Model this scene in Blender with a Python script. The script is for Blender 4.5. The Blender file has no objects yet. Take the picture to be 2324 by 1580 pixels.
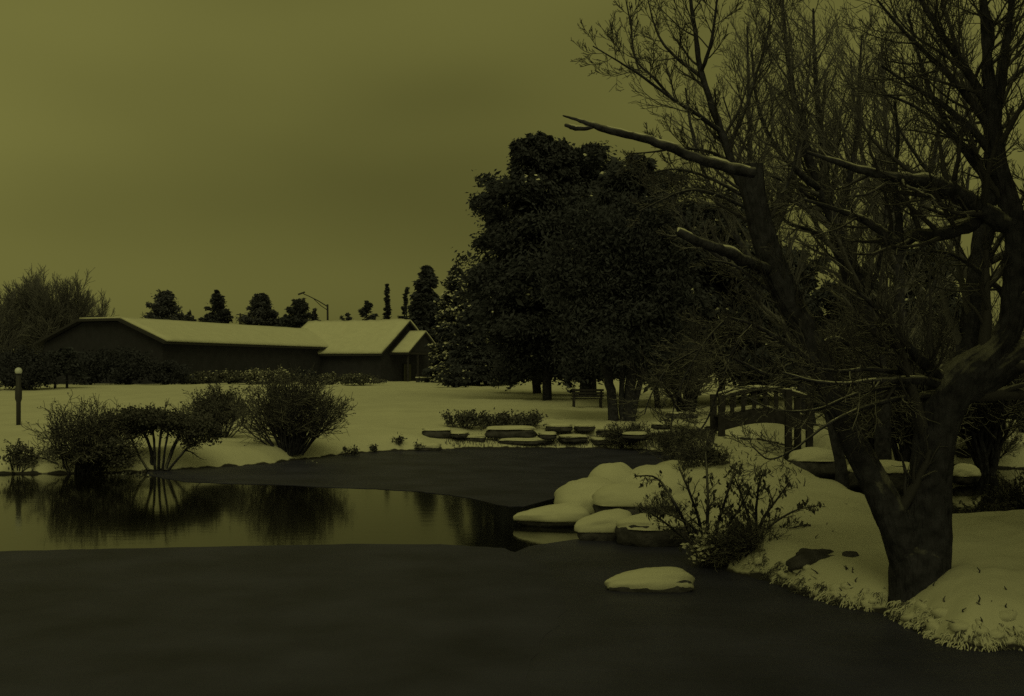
import bpy, math, random
import numpy as np
from mathutils import Vector, Matrix

R = math.radians
scene = bpy.context.scene
COL = scene.collection

# ------------------------------------------------------------------ camera
EYE = 2.6                       # eye height over the pond water (z = 0)
FV = 2323 * 40 / 36             # focal length in units of a 2323 px wide picture
UC, VH = 1161.5, 844.0          # picture centre column, horizon row
cam_d = bpy.data.cameras.new('camera'); cam_d.lens = 40; cam_d.sensor_width = 36
cam_d.shift_y = (VH - 790) / 2323
cam_d.clip_start = 0.1; cam_d.clip_end = 6000
cam = bpy.data.objects.new('camera', cam_d); COL.objects.link(cam)
cam.location = (0, 0, EYE); cam.rotation_euler = (R(90), 0, 0)
scene.camera = cam

# ------------------------------------------------------------------ sky, sun, exposure
SUN_EL, SUN_AZ = R(46), R(174)          # sun behind the clouds, behind the camera
TINT = (1.0, 0.96, 0.25)              # the olive cast of the whole daylight
world = bpy.data.worlds.new('World'); scene.world = world; world.use_nodes = True
wn, wl = world.node_tree.nodes, world.node_tree.links
for n in list(wn): wn.remove(n)
w_out = wn.new('ShaderNodeOutputWorld'); w_bg = wn.new('ShaderNodeBackground')
w_bg.inputs['Strength'].default_value = 0.05
sky = wn.new('ShaderNodeTexSky'); sky.sky_type = 'NISHITA'; sky.sun_disc = False
sky.sun_elevation = SUN_EL; sky.sun_rotation = SUN_AZ; sky.air_density = 1.6; sky.dust_density = 4.0; sky.ozone_density = 1.0
w_bw = wn.new('ShaderNodeRGBToBW'); wl.new(sky.outputs[0], w_bw.inputs[0])
w_tc = wn.new('ShaderNodeTexCoord'); w_map = wn.new('ShaderNodeMapping')
w_map.inputs['Scale'].default_value = (1.0, 1.0, 2.6); w_map.inputs['Location'].default_value = (6.894, -15.536, -6.571)
wl.new(w_tc.outputs['Generated'], w_map.inputs[0])
w_no = wn.new('ShaderNodeTexNoise'); w_no.inputs['Scale'].default_value = 1.5; w_no.inputs['Detail'].default_value = 2.5
w_no.inputs['Roughness'].default_value = 0.45
wl.new(w_map.outputs[0], w_no.inputs['Vector'])
w_mr = wn.new('ShaderNodeMapRange'); w_mr.inputs[1].default_value = 0.25; w_mr.inputs[2].default_value = 0.75
w_mr.inputs[3].default_value = 0.56; w_mr.inputs[4].default_value = 1.44
wl.new(w_no.outputs[0], w_mr.inputs[0])
w_pow = wn.new('ShaderNodeMath'); w_pow.operation = 'POWER'; w_pow.inputs[1].default_value = 0.22   # the cloud deck evens the clear sky out
wl.new(w_bw.outputs[0], w_pow.inputs[0])
w_mul = wn.new('ShaderNodeMath'); w_mul.operation = 'MULTIPLY'
wl.new(w_pow.outputs[0], w_mul.inputs[0]); wl.new(w_mr.outputs[0], w_mul.inputs[1])
w_tint = wn.new('ShaderNodeMix'); w_tint.data_type = 'RGBA'; w_tint.blend_type = 'MULTIPLY'; w_tint.inputs[0].default_value = 1
wl.new(w_mul.outputs[0], w_tint.inputs[6]); w_tint.inputs[7].default_value = (*TINT, 1)
SKY_GAIN = 2.4
w_gain = wn.new('ShaderNodeVectorMath'); w_gain.operation = 'SCALE'; w_gain.inputs[3].default_value = SKY_GAIN
wl.new(w_tint.outputs[2], w_gain.inputs[0])
wl.new(w_gain.outputs[0], w_bg.inputs[0]); wl.new(w_bg.outputs[0], w_out.inputs[0])

sun_d = bpy.data.lights.new('sun', 'SUN'); sun_d.energy = 0.5; sun_d.angle = R(40)
sun_d.color = (1.0, 0.955, 0.30)
sun = bpy.data.objects.new('sun', sun_d); COL.objects.link(sun); sun.location = (-40, -20, 60)
sdir = Vector((math.sin(SUN_AZ) * math.cos(SUN_EL), math.cos(SUN_AZ) * math.cos(SUN_EL), math.sin(SUN_EL)))
sun.rotation_euler = sdir.to_track_quat('Z', 'Y').to_euler()

vs = scene.view_settings
vs.view_transform = 'Standard'; vs.look = 'None'; vs.gamma = 1; vs.use_curve_mapping = False
vs.exposure = -0.29
scene.cycles.use_denoising = False
scene.cycles.max_bounces = 5; scene.cycles.diffuse_bounces = 3; scene.cycles.glossy_bounces = 3

# ------------------------------------------------------------------ materials
def mat(name, col, rough=0.9, spec=0.2, noise=None, dust=None, bump=None, coat=None):
    """noise = (scale, amount) colour variation; dust = snow lying on upward faces; bump = (scale, strength)"""
    m = bpy.data.materials.new(name); m.use_nodes = True
    nt = m.node_tree; n, l = nt.nodes, nt.links
    b = n['Principled BSDF']
    b.inputs['Roughness'].default_value = rough; b.inputs['Specular IOR Level'].default_value = spec
    b.inputs['Base Color'].default_value = (*col, 1)
    src = None
    tc = n.new('ShaderNodeNewGeometry')
    if noise:
        t = n.new('ShaderNodeTexNoise'); t.inputs['Scale'].default_value = noise[0]; t.inputs['Detail'].default_value = 6
        l.new(tc.outputs['Position'], t.inputs['Vector'])
        mr = n.new('ShaderNodeMapRange'); mr.inputs[1].default_value = 0.3; mr.inputs[2].default_value = 0.7
        mr.inputs[3].default_value = 1 - noise[1]; mr.inputs[4].default_value = 1 + noise[1]
        l.new(t.outputs[0], mr.inputs[0])
        mx = n.new('ShaderNodeMix'); mx.data_type = 'RGBA'; mx.blend_type = 'MULTIPLY'; mx.inputs[0].default_value = 1
        mx.inputs[6].default_value = (*col, 1); l.new(mr.outputs[0], mx.inputs[7])
        src = mx.outputs[2]
    if dust:
        sp = n.new('ShaderNodeSeparateXYZ'); l.new(tc.outputs['Normal'], sp.inputs[0])
        t2 = n.new('ShaderNodeTexNoise'); t2.inputs['Scale'].default_value = dust[2]; t2.inputs['Detail'].default_value = 4
        l.new(tc.outputs['Position'], t2.inputs['Vector'])
        ad = n.new('ShaderNodeMath'); ad.operation = 'MULTIPLY_ADD'; ad.inputs[1].default_value = 0.9
        l.new(t2.outputs[0], ad.inputs[0]); l.new(sp.outputs[2], ad.inputs[2])
        mr2 = n.new('ShaderNodeMapRange'); mr2.inputs[1].default_value = dust[0]; mr2.inputs[2].default_value = dust[0] + 0.35
        mr2.inputs[3].default_value = 0; mr2.inputs[4].default_value = dust[1]
        l.new(ad.outputs[0], mr2.inputs[0])
        mx2 = n.new('ShaderNodeMix'); mx2.data_type = 'RGBA'; l.new(mr2.outputs[0], mx2.inputs[0])
        if src: l.new(src, mx2.inputs[6])
        else: mx2.inputs[6].default_value = (*col, 1)
        mx2.inputs[7].default_value = (0.68, 0.68, 0.68, 1)
        src = mx2.outputs[2]
    if src: l.new(src, b.inputs['Base Color'])
    if bump:
        t3 = n.new('ShaderNodeTexNoise'); t3.inputs['Scale'].default_value = bump[0]; t3.inputs['Detail'].default_value = 6
        mp = n.new('ShaderNodeMapping'); l.new(tc.outputs['Position'], mp.inputs[0])
        if len(bump) > 2: mp.inputs['Scale'].default_value = bump[2]
        l.new(mp.outputs[0], t3.inputs['Vector'])
        bp = n.new('ShaderNodeBump'); bp.inputs['Strength'].default_value = bump[1]; bp.inputs['Distance'].default_value = 0.05
        l.new(t3.outputs[0], bp.inputs['Height']); l.new(bp.outputs[0], b.inputs['Normal'])
    return m

M = {}
M['snow'] = mat('snow', (0.70, 0.70, 0.70), 0.95, 0.1, noise=(1.4, 0.05), bump=(7, 0.25))
M['ground_snow'] = mat('ground_snow', (0.68, 0.68, 0.68), 0.95, 0.1, noise=(0.5, 0.07), bump=(5, 0.35))
M['bark'] = mat('bark', (0.050, 0.050, 0.092), 0.95, 0.1, noise=(9, 0.45), dust=(0.80, 0.24, 6), bump=(22, 1.0, (1, 1, 0.25)))
M['twig'] = mat('twig', (0.074, 0.072, 0.112), 0.95, 0.1, dust=(0.92, 0.45, 6))
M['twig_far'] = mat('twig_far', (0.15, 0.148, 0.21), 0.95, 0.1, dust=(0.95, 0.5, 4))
M['needle'] = mat('needle', (0.064, 0.069, 0.112), 0.95, 0.1, noise=(0.9, 0.25))
M['hedge'] = mat('hedge', (0.055, 0.058, 0.10), 0.95, 0.1, noise=(1.2, 0.2))
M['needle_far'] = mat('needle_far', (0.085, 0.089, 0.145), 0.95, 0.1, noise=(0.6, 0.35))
M['leaf'] = mat('leaf', (0.095, 0.096, 0.125), 0.85, 0.2, noise=(3, 0.35))
M['dry_grass'] = mat('dry_grass', (0.13, 0.12, 0.10), 0.9, 0.1, noise=(5, 0.4), dust=(1.15, 0.7, 8))
M['rock'] = mat('rock', (0.075, 0.073, 0.11), 0.9, 0.2, noise=(5, 0.45), bump=(10, 0.8))
M['timber'] = mat('timber', (0.042, 0.040, 0.066), 0.85, 0.2, noise=(6, 0.35), bump=(30, 0.4, (1, 1, 0.2)))
M['wall'] = mat('wall_timber', (0.042, 0.042, 0.075), 0.9, 0.1, noise=(1.2, 0.15))
M['trim'] = mat('dark_trim', (0.045, 0.044, 0.07), 0.8, 0.2)
M['window'] = mat('window_glass', (0.012, 0.012, 0.014), 0.15, 0.4)
M['globe'] = mat('globe_glass', (0.70, 0.74, 0.95), 0.3, 0.4)
M['metal'] = mat('dark_metal', (0.045, 0.045, 0.07), 0.6, 0.3)
M['water'] = mat('water', (0.008, 0.008, 0.009), 0.065, 0.5, bump=(2.4, 0.02, (0.5, 1.6, 1)))
M['water'].node_tree.nodes['Principled BSDF'].inputs['IOR'].default_value = 1.5
M['ice'] = mat('ice', (0.048, 0.049, 0.115), 0.55, 0.10, noise=(0.8, 0.30), bump=(2.2, 0.2))
M['ripples'] = mat('ripple_water', (0.045, 0.046, 0.108), 0.52, 0.11, bump=(4.5, 0.40, (0.5, 1.8, 1)), noise=(0.8, 0.30))

def bank_soil_shade(m):
    """dark soil and painted undercut shade just above the waterline, snow above it"""
    n, l = m.node_tree.nodes, m.node_tree.links; b = n['Principled BSDF']; src = b.inputs['Base Color'].links[0].from_socket
    g = n.new('ShaderNodeNewGeometry'); sp = n.new('ShaderNodeSeparateXYZ'); l.new(g.outputs['Position'], sp.inputs[0])
    t = n.new('ShaderNodeTexNoise'); t.inputs['Scale'].default_value = 2.2; t.inputs['Detail'].default_value = 5; l.new(g.outputs['Position'], t.inputs['Vector'])
    a = n.new('ShaderNodeMath'); a.operation = 'MULTIPLY_ADD'; a.inputs[1].default_value = -0.22; l.new(t.outputs[0], a.inputs[0]); l.new(sp.outputs[2], a.inputs[2])
    mr = n.new('ShaderNodeMapRange'); mr.inputs[1].default_value = -0.075; mr.inputs[2].default_value = -0.05; l.new(a.outputs[0], mr.inputs[0])
    mx = n.new('ShaderNodeMix'); mx.data_type = 'RGBA'; l.new(mr.outputs[0], mx.inputs[0]); mx.inputs[6].default_value = (0.05, 0.048, 0.07, 1); l.new(src, mx.inputs[7])  # shade of the undercut bank goes into this dark soil colour
    l.new(mx.outputs[2], b.inputs['Base Color'])
bank_soil_shade(M['ground_snow'])

# ------------------------------------------------------------------ mesh helpers
def link_mesh(name, verts, polys, m, parent=None, smooth=False, origin=(0, 0, 0)):
    """polys: list of int arrays shaped (count, corners)"""
    me = bpy.data.meshes.new(name)
    verts = np.asarray(verts, dtype=np.float32) - np.asarray(origin, dtype=np.float32)
    polys = [np.asarray(p, dtype=np.int32) for p in polys if len(p)]
    me.vertices.add(len(verts)); me.vertices.foreach_set('co', verts.ravel())
    nl = sum(p.size for p in polys); npol = sum(len(p) for p in polys)
    me.loops.add(nl); me.polygons.add(npol)
    me.loops.foreach_set('vertex_index', np.concatenate([p.ravel() for p in polys]))
    tot = np.concatenate([np.full(len(p), p.shape[1], np.int32) for p in polys])
    st = np.concatenate([[0], np.cumsum(tot)[:-1]]).astype(np.int32)
    me.polygons.foreach_set('loop_start', st)
    me.polygons.foreach_set('use_smooth', np.full(npol, smooth, dtype=bool))
    me.update(calc_edges=True); me.validate()
    if m: me.materials.append(m)
    o = bpy.data.objects.new(name, me); COL.objects.link(o)
    if parent: o.parent = parent
    else: o.location = origin
    return o

def tag(o, label=None, cat=None, group=None, kind=None):
    if label: o['label'] = label
    if cat: o['category'] = cat
    if group: o['group'] = group
    if kind: o['kind'] = kind
    return o

def thing(name, label, cat, loc, group=None, rz=0.0):
    e = bpy.data.objects.new(name, None); COL.objects.link(e)
    e.location = loc; e.rotation_euler = (0, 0, rz); e.empty_display_size = 0.3
    return tag(e, label, cat, group)

class MB:
    """collects pieces into one mesh"""
    def __init__(s): s.v = []; s.p = {}; s.n = 0
    def add(s, v, *polys):
        v = np.asarray(v, dtype=np.float32)
        for p in polys:
            p = np.asarray(p, dtype=np.int32)
            if len(p): s.p.setdefault(p.shape[1], []).append(p + s.n)
        s.v.append(v); s.n += len(v); return s
    def box(s, c, d, ax=(1, 0, 0), up=(0, 0, 1)):
        """box centred at c, half sizes from d; ax = direction of its x side"""
        ax = np.array(ax, float); ax /= np.linalg.norm(ax); up = np.array(up, float)
        ay = np.cross(up, ax); ay /= np.linalg.norm(ay); az = np.cross(ax, ay)
        c = np.array(c, float); v = []
        for k in (-1, 1):
            for j in (-1, 1):
                for i in (-1, 1): v.append(c + ax * i * d[0] / 2 + ay * j * d[1] / 2 + az * k * d[2] / 2)
        s.add(v, [(0, 2, 3, 1), (4, 5, 7, 6), (0, 1, 5, 4), (2, 6, 7, 3), (0, 4, 6, 2), (1, 3, 7, 5)]); return s
    def prism(s, poly, vec):
        """closed prism: polygon of 3-D points pushed along vec"""
        poly = np.array(poly, float); n = len(poly)
        v = np.concatenate([poly, poly + np.array(vec, float)])
        sides = [(i, (i + 1) % n, n + (i + 1) % n, n + i) for i in range(n)]
        s.add(v, [tuple(range(n))[::-1]], [tuple(range(n, 2 * n))], sides); return s
    def build(s, name, m, parent=None, smooth=False, origin=(0, 0, 0)):
        if parent is not None: origin = parent.location
        return link_mesh(name, np.concatenate(s.v), [np.concatenate(x) for x in s.p.values()], m, parent, smooth, origin)

class Tubes:
    """branches: polylines with a radius per point, built in bulk"""
    def __init__(s): s.b = {}; s.count = 0
    def add(s, pts, radii, k):
        s.b.setdefault((len(pts), k), []).append((pts, radii)); s.count += 1
    def build(s, name, m, parent, smooth=True, snow=None):
        mb = MB()
        for (n, k), items in s.b.items():
            P = np.array([[tuple(q) for q in it[0]] for it in items], dtype=np.float64)
            Rr = np.array([it[1] for it in items], dtype=np.float64)
            T = np.gradient(P, axis=1); T /= np.linalg.norm(T, axis=2, keepdims=True) + 1e-9
            mean = T.mean(axis=1); ref = np.where(np.abs(mean[:, 2:3]) > 0.85, [[1.0, 0, 0]], [[0, 0, 1.0]])
            U = np.cross(T, ref[:, None, :]); U /= np.linalg.norm(U, axis=2, keepdims=True) + 1e-9
            V = np.cross(T, U)
            a = np.arange(k) * 2 * math.pi / k
            ring = P[:, :, None, :] + Rr[:, :, None, None] * (np.cos(a)[None, None, :, None] * U[:, :, None, :] + np.sin(a)[None, None, :, None] * V[:, :, None, :])
            B = len(items)
            i = np.arange(n - 1)[:, None]; j = np.arange(k)[None, :]
            q = np.stack([i * k + j, (i + 1) * k + j, (i + 1) * k + (j + 1) % k, i * k + (j + 1) % k], axis=-1).reshape(-1, 4)
            q = (q[None] + (np.arange(B) * n * k)[:, None, None]).reshape(-1, 4)
            mb.add(ring.reshape(-1, 3), q)
        return mb.build(name, m, parent, smooth)

# ------------------------------------------------------------------ value noise (numpy)
_lat = np.random.RandomState(7).rand(256, 256)
def vnoise(x, y):
    x = np.asarray(x, float); y = np.asarray(y, float)
    xi = np.floor(x).astype(int); yi = np.floor(y).astype(int); fx = x - xi; fy = y - yi
    fx = fx * fx * (3 - 2 * fx); fy = fy * fy * (3 - 2 * fy)
    g = lambda a, b: _lat[a & 255, b & 255]
    return (g(xi, yi) * (1 - fx) + g(xi + 1, yi) * fx) * (1 - fy) + (g(xi, yi + 1) * (1 - fx) + g(xi + 1, yi + 1) * fx) * fy * 1.0
def fbm(x, y, o=3):
    s = 0; a = 0.5; t = 0
    for k in range(o): s = s + a * vnoise(x * 2 ** k + 17 * k, y * 2 ** k + 5 * k); t += a; a *= .5
    return s / t - 0.5

# ------------------------------------------------------------------ places
def W(u, v, z=0.0):
    """point at height z seen at (u, v) of the reference view"""
    d = (EYE - z) * FV / (v - VH); return np.array(((u - UC) / FV * d, d, z))
def P(u, v, d):
    """point at depth d seen at (u, v)"""
    return np.array(((u - UC) / FV * d, d, EYE - (v - VH) / FV * d))

far_shore = [(-900, 1090), (-300, 1082), (0, 1076), (120, 1075), (300, 1073), (440, 1064), (560, 1058), (640, 1050), (720, 1040), (800, 1030),
             (900, 1024), (990, 1024), (1010, 1020), (1100, 1019), (1250, 1018), (1400, 1019), (1480, 1024), (1560, 1036), (1610, 1054)]
near_shore = [(1600, 1080), (1500, 1094), (1430, 1114), (1360, 1150), (1318, 1186), (1400, 1200), (1480, 1194), (1545, 1222), (1575, 1252), (1650, 1296), (1740, 1318), (1830, 1356), (1890, 1374), (1950, 1386),
              (2020, 1394), (2045, 1414), (2085, 1442), (2130, 1463), (2180, 1474), (2240, 1479), (2330, 1474)]
pond = [(-80, 24)] + [tuple(W(*p)[:2]) for p in far_shore + near_shore] + [(6.6, 9.6), (12, 8.8), (40, 8.2), (40, 3.4), (-80, 3.4)]
stream = [(8.3, 44), (9.5, 44), (9.9, 36), (10.4, 32), (14, 30.3), (24, 29), (24, 15.6), (11, 15.5), (8.2, 15.7), (6.5, 16.4), (6.15, 19.5),
          (6.55, 23.5), (6.9, 28), (7.4, 32), (7.8, 36)]

def sdist(X, Y, poly):
    """signed distance to a polygon, negative inside"""
    d = np.full(X.shape, 1e9); inside = np.zeros(X.shape, bool)
    n = len(poly)
    for i in range(n):
        ax, ay = poly[i]; bx, by = poly[(i + 1) % n]
        ex, ey = bx - ax, by - ay
        t = np.clip(((X - ax) * ex + (Y - ay) * ey) / (ex * ex + ey * ey), 0, 1)
        d = np.minimum(d, np.hypot(X - ax - t * ex, Y - ay - t * ey))
        c = ((ay > Y) != (by > Y)) & (X < ex * (Y - ay) / (ey if abs(ey) > 1e-9 else 1e-9) + ax)
        inside ^= c
    return np.where(inside, -d, d)

ctrl = np.array([(-20, 31, .5), (-5, 37, .5), (2, 40, .26), (-1, 40.2, .28), (3.6, 40.2, .30), (0, 43.5, .66), (3, 43.5, .66), (-3.5, 42, .6), (-12, 45, .9), (-20, 38, .75), (0, 50, .85), (0, 65, 1.0), (-10, 128, 1.5), (-30, 100, 1.45), (-15, 80, 1.25), (20, 70, 1.1), (6, 46, .7),
                 (6, 36, .55), (5.9, 30, .6), (5.2, 25, .75), (5.3, 21, .72), (4.6, 18, .62), (2.0, 20.4, .34), (2.6, 18.6, .28), (3.6, 16, .42), (4.0, 13.8, .42), (4.2, 12.6, .34), (5.4, 13.0, .72), (5.2, 11.8, .62), (6.4, 13.2, .86), (8.6, 13.4, .95), (14, 13, 1.1),
                 (5.0, 11.0, .42), (6.0, 10.8, .5), (12, 36, .75), (9.5, 34, .6), (16, 36, .95), (20, 45, 1.0), (0, 0, 1.0), (-30, 0, 1.0), (30, 0, 1.0), (0, 200, 1.6), (-150, 150, 1.5), (150, 120, 1.5), (0, 3000, 1.6)])
def terrain(X, Y):
    X = np.asarray(X, float); Y = np.asarray(Y, float)
    wx = X + 0.28 * fbm(X * 1.3, Y * 1.3, 3); wy = Y + 0.28 * fbm(X * 1.3 + 40, Y * 1.3 + 9, 3)
    d1 = sdist(wx, wy, pond); d2 = sdist(wx, wy, stream); d = np.minimum(d1, d2)
    num = np.zeros(X.shape); den = np.zeros(X.shape)
    for cx, cy, cz in ctrl:
        w = 1.0 / ((X - cx) ** 2 + (Y - cy) ** 2 + 0.3) ** 2
        num += w * cz; den += w
    h = num / den
    lump = np.clip(d, 0, 1)
    h = h + 0.16 * fbm(X * .55, Y * .55, 2) * lump + 0.09 * fbm(X * 2.6, Y * 2.6, 2) * lump + 0.045 * fbm(X * 6.5, Y * 6.5, 2) * lump * (Y < 30)
    wid = np.where(Y < 20, 0.62, 1.1)
    t = np.clip(d / wid, 0, 1)
    land = h * (1 - (1 - t) ** 2.2)
    bed = -0.5 * np.clip(-d / 0.5, 0, 1)
    return np.where(d > 0, land + 0.0, bed)

_ds = np.concatenate([np.geomspace(8.5, 60, 1400), np.linspace(60.1, 200, 1200)])
def GP(u, v):
    """first terrain point along the sight line through (u, v)"""
    x = (u - UC) / FV * _ds; z = EYE - (v - VH) / FV * _ds
    t = np.maximum(terrain(x, _ds), 0.0)
    hit = np.nonzero(z <= t)[0]
    k = hit[0] if len(hit) else len(_ds) - 1
    return np.array((x[k], _ds[k], t[k]))
def gz(x, y): return float(terrain(np.array([x]), np.array([y]))[0])

# ------------------------------------------------------------------ ground, water, ice
xs = np.concatenate([[-3000, -1200, -500, -250, -150, -110], np.arange(-80, -30, 2.5), np.arange(-30, -16, .6), np.arange(-16, 1.5, .3), np.arange(1.5, 8.2, .075), np.arange(8.2, 16, .25), np.arange(16, 40, 1.0), [45, 60, 80, 110, 150, 250, 500, 1200, 3000]])
ys = np.concatenate([[-300, -60, -15, 0, 2], np.arange(3, 9.5, .35), np.arange(9.5, 18, .075), np.arange(18, 27, .14), np.arange(27, 46, .22), np.arange(46, 70, .7), np.arange(70, 150, 3), [160, 180, 210, 260, 340, 500, 900, 1800, 3500]])
GX, GY = np.meshgrid(xs, ys); GZ = terrain(GX, GY)
nx, ny = len(xs), len(ys)
ii, jj = np.meshgrid(np.arange(nx - 1), np.arange(ny - 1)); base = (jj * nx + ii).ravel()
ground = link_mesh('snow_ground', np.stack([GX, GY, GZ], -1).reshape(-1, 3), [np.stack([base, base + 1, base + nx + 1, base + nx], -1)], M['ground_snow'], smooth=True)
tag(ground, kind='structure')

def sheet(name, outline, z, m, thick=0.0):
    mb = MB(); o = [(x, y, z - thick) for x, y in outline]
    mb.prism(o, (0, 0, thick)) if thick else mb.add(o, [tuple(range(len(o)))])
    return tag(mb.build(name, m), kind='structure')
sheet('water', [(-80, 2.5), (40, 2.5), (40, 46), (-80, 46)], 0.0, M['water'])
rng = random.Random(3)
def ragged(pts, n, amp, seed):
    r = random.Random(seed); out = []
    for (x0, y0), (x1, y1) in zip(pts[:-1], pts[1:]):
        for k in range(n):
            t = k / n; out.append((x0 + (x1 - x0) * t + r.uniform(-amp, amp), y0 + (y1 - y0) * t + r.uniform(-amp, amp) * .5))
    out.append(pts[-1]); return out
near_edge = ragged([tuple(W(u, v)[:2]) for u, v in [(-700, 1262), (0, 1252), (200, 1247), (500, 1241), (800, 1235), (1000, 1236), (1150, 1245), (1250, 1290), (1290, 1370), (1220, 1480), (1180, 1620)]], 6, .05, 4)
sheet('ice_sheet', [(-70, 3.0)] + [(-70, near_edge[0][1])] + near_edge + [(near_edge[-1][0], 3.0)], 0.006, M['ice'])
far_edge = ragged([tuple(W(u, v)[:2]) for u, v in [(330, 1079), (420, 1094), (520, 1098), (640, 1101), (760, 1107), (850, 1110), (950, 1116), (1050, 1128), (1150, 1150), (1190, 1150)]], 6, .05, 5)
fe2 = [tuple(W(u, v)[:2]) for u, v in [(1300, 1120), (1420, 1085), (1560, 1065), (1600, 1040), (1500, 1012), (1250, 1008), (1000, 1012), (800, 1018), (640, 1040), (440, 1052), (340, 1062)]]
sheet('ice_sheet', far_edge + fe2, 0.010, M['ice'], 0.03)
rip = [tuple(W(u, v)[:2]) for u, v in [(1200, 1240), (1300, 1225), (1420, 1215), (1560, 1215)]]
sheet('stream_water', [(near_edge[-1][0] - 1.5, 3.0)] + [tuple(W(u, v)[:2]) for u, v in [(1020, 1618), (1060, 1480), (1120, 1330), (1150, 1262)]] + rip + [(4.5, 15.0), (6, 9.5), (9, 8.6), (30, 8.0), (30, 3.0)], 0.004, M['ripples'])

# ------------------------------------------------------------------ growth
def perp(d, rng):
    while True:
        r = Vector((rng.gauss(0, 1), rng.gauss(0, 1), rng.gauss(0, 1)))
        q = r - d * r.dot(d)
        if q.length > 1e-3: return q.normalized()

def grow(tb, p, d, L, r, lvl, c, rng):
    """c: dict of per-level lists  seg, wig, up, n, ang, len, t0, side"""
    n = c['seg'][lvl]; st = L / n; pts = [p]; ds = [d]
    wig, up = c['wig'][lvl], c['up'][lvl]
    for i in range(n):
        d = (d + Vector((rng.gauss(0, wig), rng.gauss(0, wig), rng.gauss(0, wig) + up))).normalized()
        p = p + d * st; pts.append(p); ds.append(d)
    rt = c.get('taper', 0.35); rmin = c.get('rmin', .003)
    rad = [max(r * (1 - (1 - rt) * i / n), rmin) for i in range(n + 1)]
    tb[min(lvl, len(tb) - 1)].add(pts, rad, c['side'][lvl])
    if lvl + 1 >= len(c['seg']): return
    spawn(tb, pts, ds, rad, L, lvl, c, rng)

def spawn(tb, pts, ds, rad, L, lvl, c, rng, count=None):
    n = len(pts) - 1; t0 = c['t0'][lvl]
    cnt = c['n'][lvl] if count is None else count
    cnt = int(cnt + rng.random())
    for k in range(cnt):
        t = t0 + (1 - t0) * (k + rng.random()) / max(cnt, 1); f = min(t, .999) * n; i = int(f); f -= i
        q = pts[i].lerp(pts[i + 1], f); dd = ds[min(i + 1, n)]
        a = R(rng.gauss(c['ang'][lvl], 9)); s = perp(dd, rng)
        if c.get('flat'): s.z *= c['flat']; s.normalize()
        nd = (dd * math.cos(a) + s * math.sin(a)).normalized()
        grow(tb, q, nd, L * c['len'][lvl] * rng.uniform(.6, 1.15) * (1.15 - .55 * t), max(rad[i] * c.get('rr', .55), c.get('rmin', .003)), lvl + 1, c, rng)

def smooth_path(cp, per=5):
    """Catmull-Rom through control points (x, y, z, r)"""
    cp = [np.array(q, float) for q in cp]; q = [2 * cp[0] - cp[1]] + cp + [2 * cp[-1] - cp[-2]]; out = []
    for i in range(1, len(q) - 2):
        for k in range(per):
            t = k / per
            out.append(.5 * (2 * q[i] + (q[i + 1] - q[i - 1]) * t + (2 * q[i - 1] - 5 * q[i] + 4 * q[i + 1] - q[i + 2]) * t * t + (3 * q[i] - q[i - 1] - 3 * q[i + 1] + q[i + 2]) * t ** 3))
    out.append(cp[-1]); return out

def solid_tube(mb, cps, d, per=6, k=18):
    """closed tube through picture control points"""
    q = smooth_path(path_uv(cps, d), per); P_ = np.array([a[:3] for a in q]); r = np.array([max(a[3], .004) for a in q])
    T = np.gradient(P_, axis=0); T /= np.linalg.norm(T, axis=1, keepdims=True); U = np.cross(T, (0, 1, 0)); U /= np.linalg.norm(U, axis=1, keepdims=True); V = np.cross(T, U)
    a = np.arange(k) * 2 * math.pi / k; n = len(P_)
    ring = P_[:, None] + r[:, None, None] * (np.cos(a)[None, :, None] * U[:, None] + np.sin(a)[None, :, None] * V[:, None])
    f = [(i * k + j, i * k + (j + 1) % k, (i + 1) * k + (j + 1) % k, (i + 1) * k + j) for i in range(n - 1) for j in range(k)]
    mb.add(ring.reshape(-1, 3), f, [tuple(range(k))[::-1]], [tuple(range((n - 1) * k, n * k))])
    pts = [Vector(x) for x in P_]
    ds = [(pts[min(i + 1, n - 1)] - pts[max(i - 1, 0)]).normalized() for i in range(n)]
    return pts, ds, [float(x) for x in r]

def fuse(mb, name, m, parent, voxel, ridge):
    """melt overlapping closed tubes into one bark covered body"""
    o = mb.build('raw', None, parent); md = o.modifiers.new('melt', 'REMESH'); md.mode = 'VOXEL'; md.voxel_size = voxel
    sm = o.modifiers.new('soft', 'SMOOTH'); sm.factor = .5; sm.iterations = 6
    bpy.context.view_layer.update(); dg = bpy.context.evaluated_depsgraph_get()
    me = bpy.data.meshes.new_from_object(o.evaluated_get(dg)); me.name = name
    old = o.data; bpy.data.objects.remove(o); bpy.data.meshes.remove(old)
    n = len(me.vertices); co = np.empty(n * 3, np.float32); me.vertices.foreach_get('co', co); co = co.reshape(-1, 3)
    no = np.empty(n * 3, np.float32); me.vertices.foreach_get('normal', no); no = no.reshape(-1, 3)
    ang = np.arctan2(no[:, 1], no[:, 0])
    h = fbm(ang * 5 + co[:, 2] * .7, co[:, 2] * 2.2, 3) * 1.0 + .6 * fbm(co[:, 0] * 9 + co[:, 1] * 5, co[:, 2] * 5, 2)
    co = co + no * (h * ridge)[:, None]; me.vertices.foreach_set('co', co.astype(np.float32).ravel())
    me.polygons.foreach_set('use_smooth', np.ones(len(me.polygons), bool)); me.update()
    me.materials.clear(); me.materials.append(m); b = bpy.data.objects.new(name, me); COL.objects.link(b); b.parent = parent; return b

def path_uv(cps, d):
    """(u, v, width px[, depth offset]) -> (x, y, z, r) control points around depth d"""
    o = []
    for c in cps:
        dd = d + (c[3] if len(c) > 3 else 0); p = P(c[0], c[1], dd); o.append((*p, c[2] / 2 * dd / FV))
    return o

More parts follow.
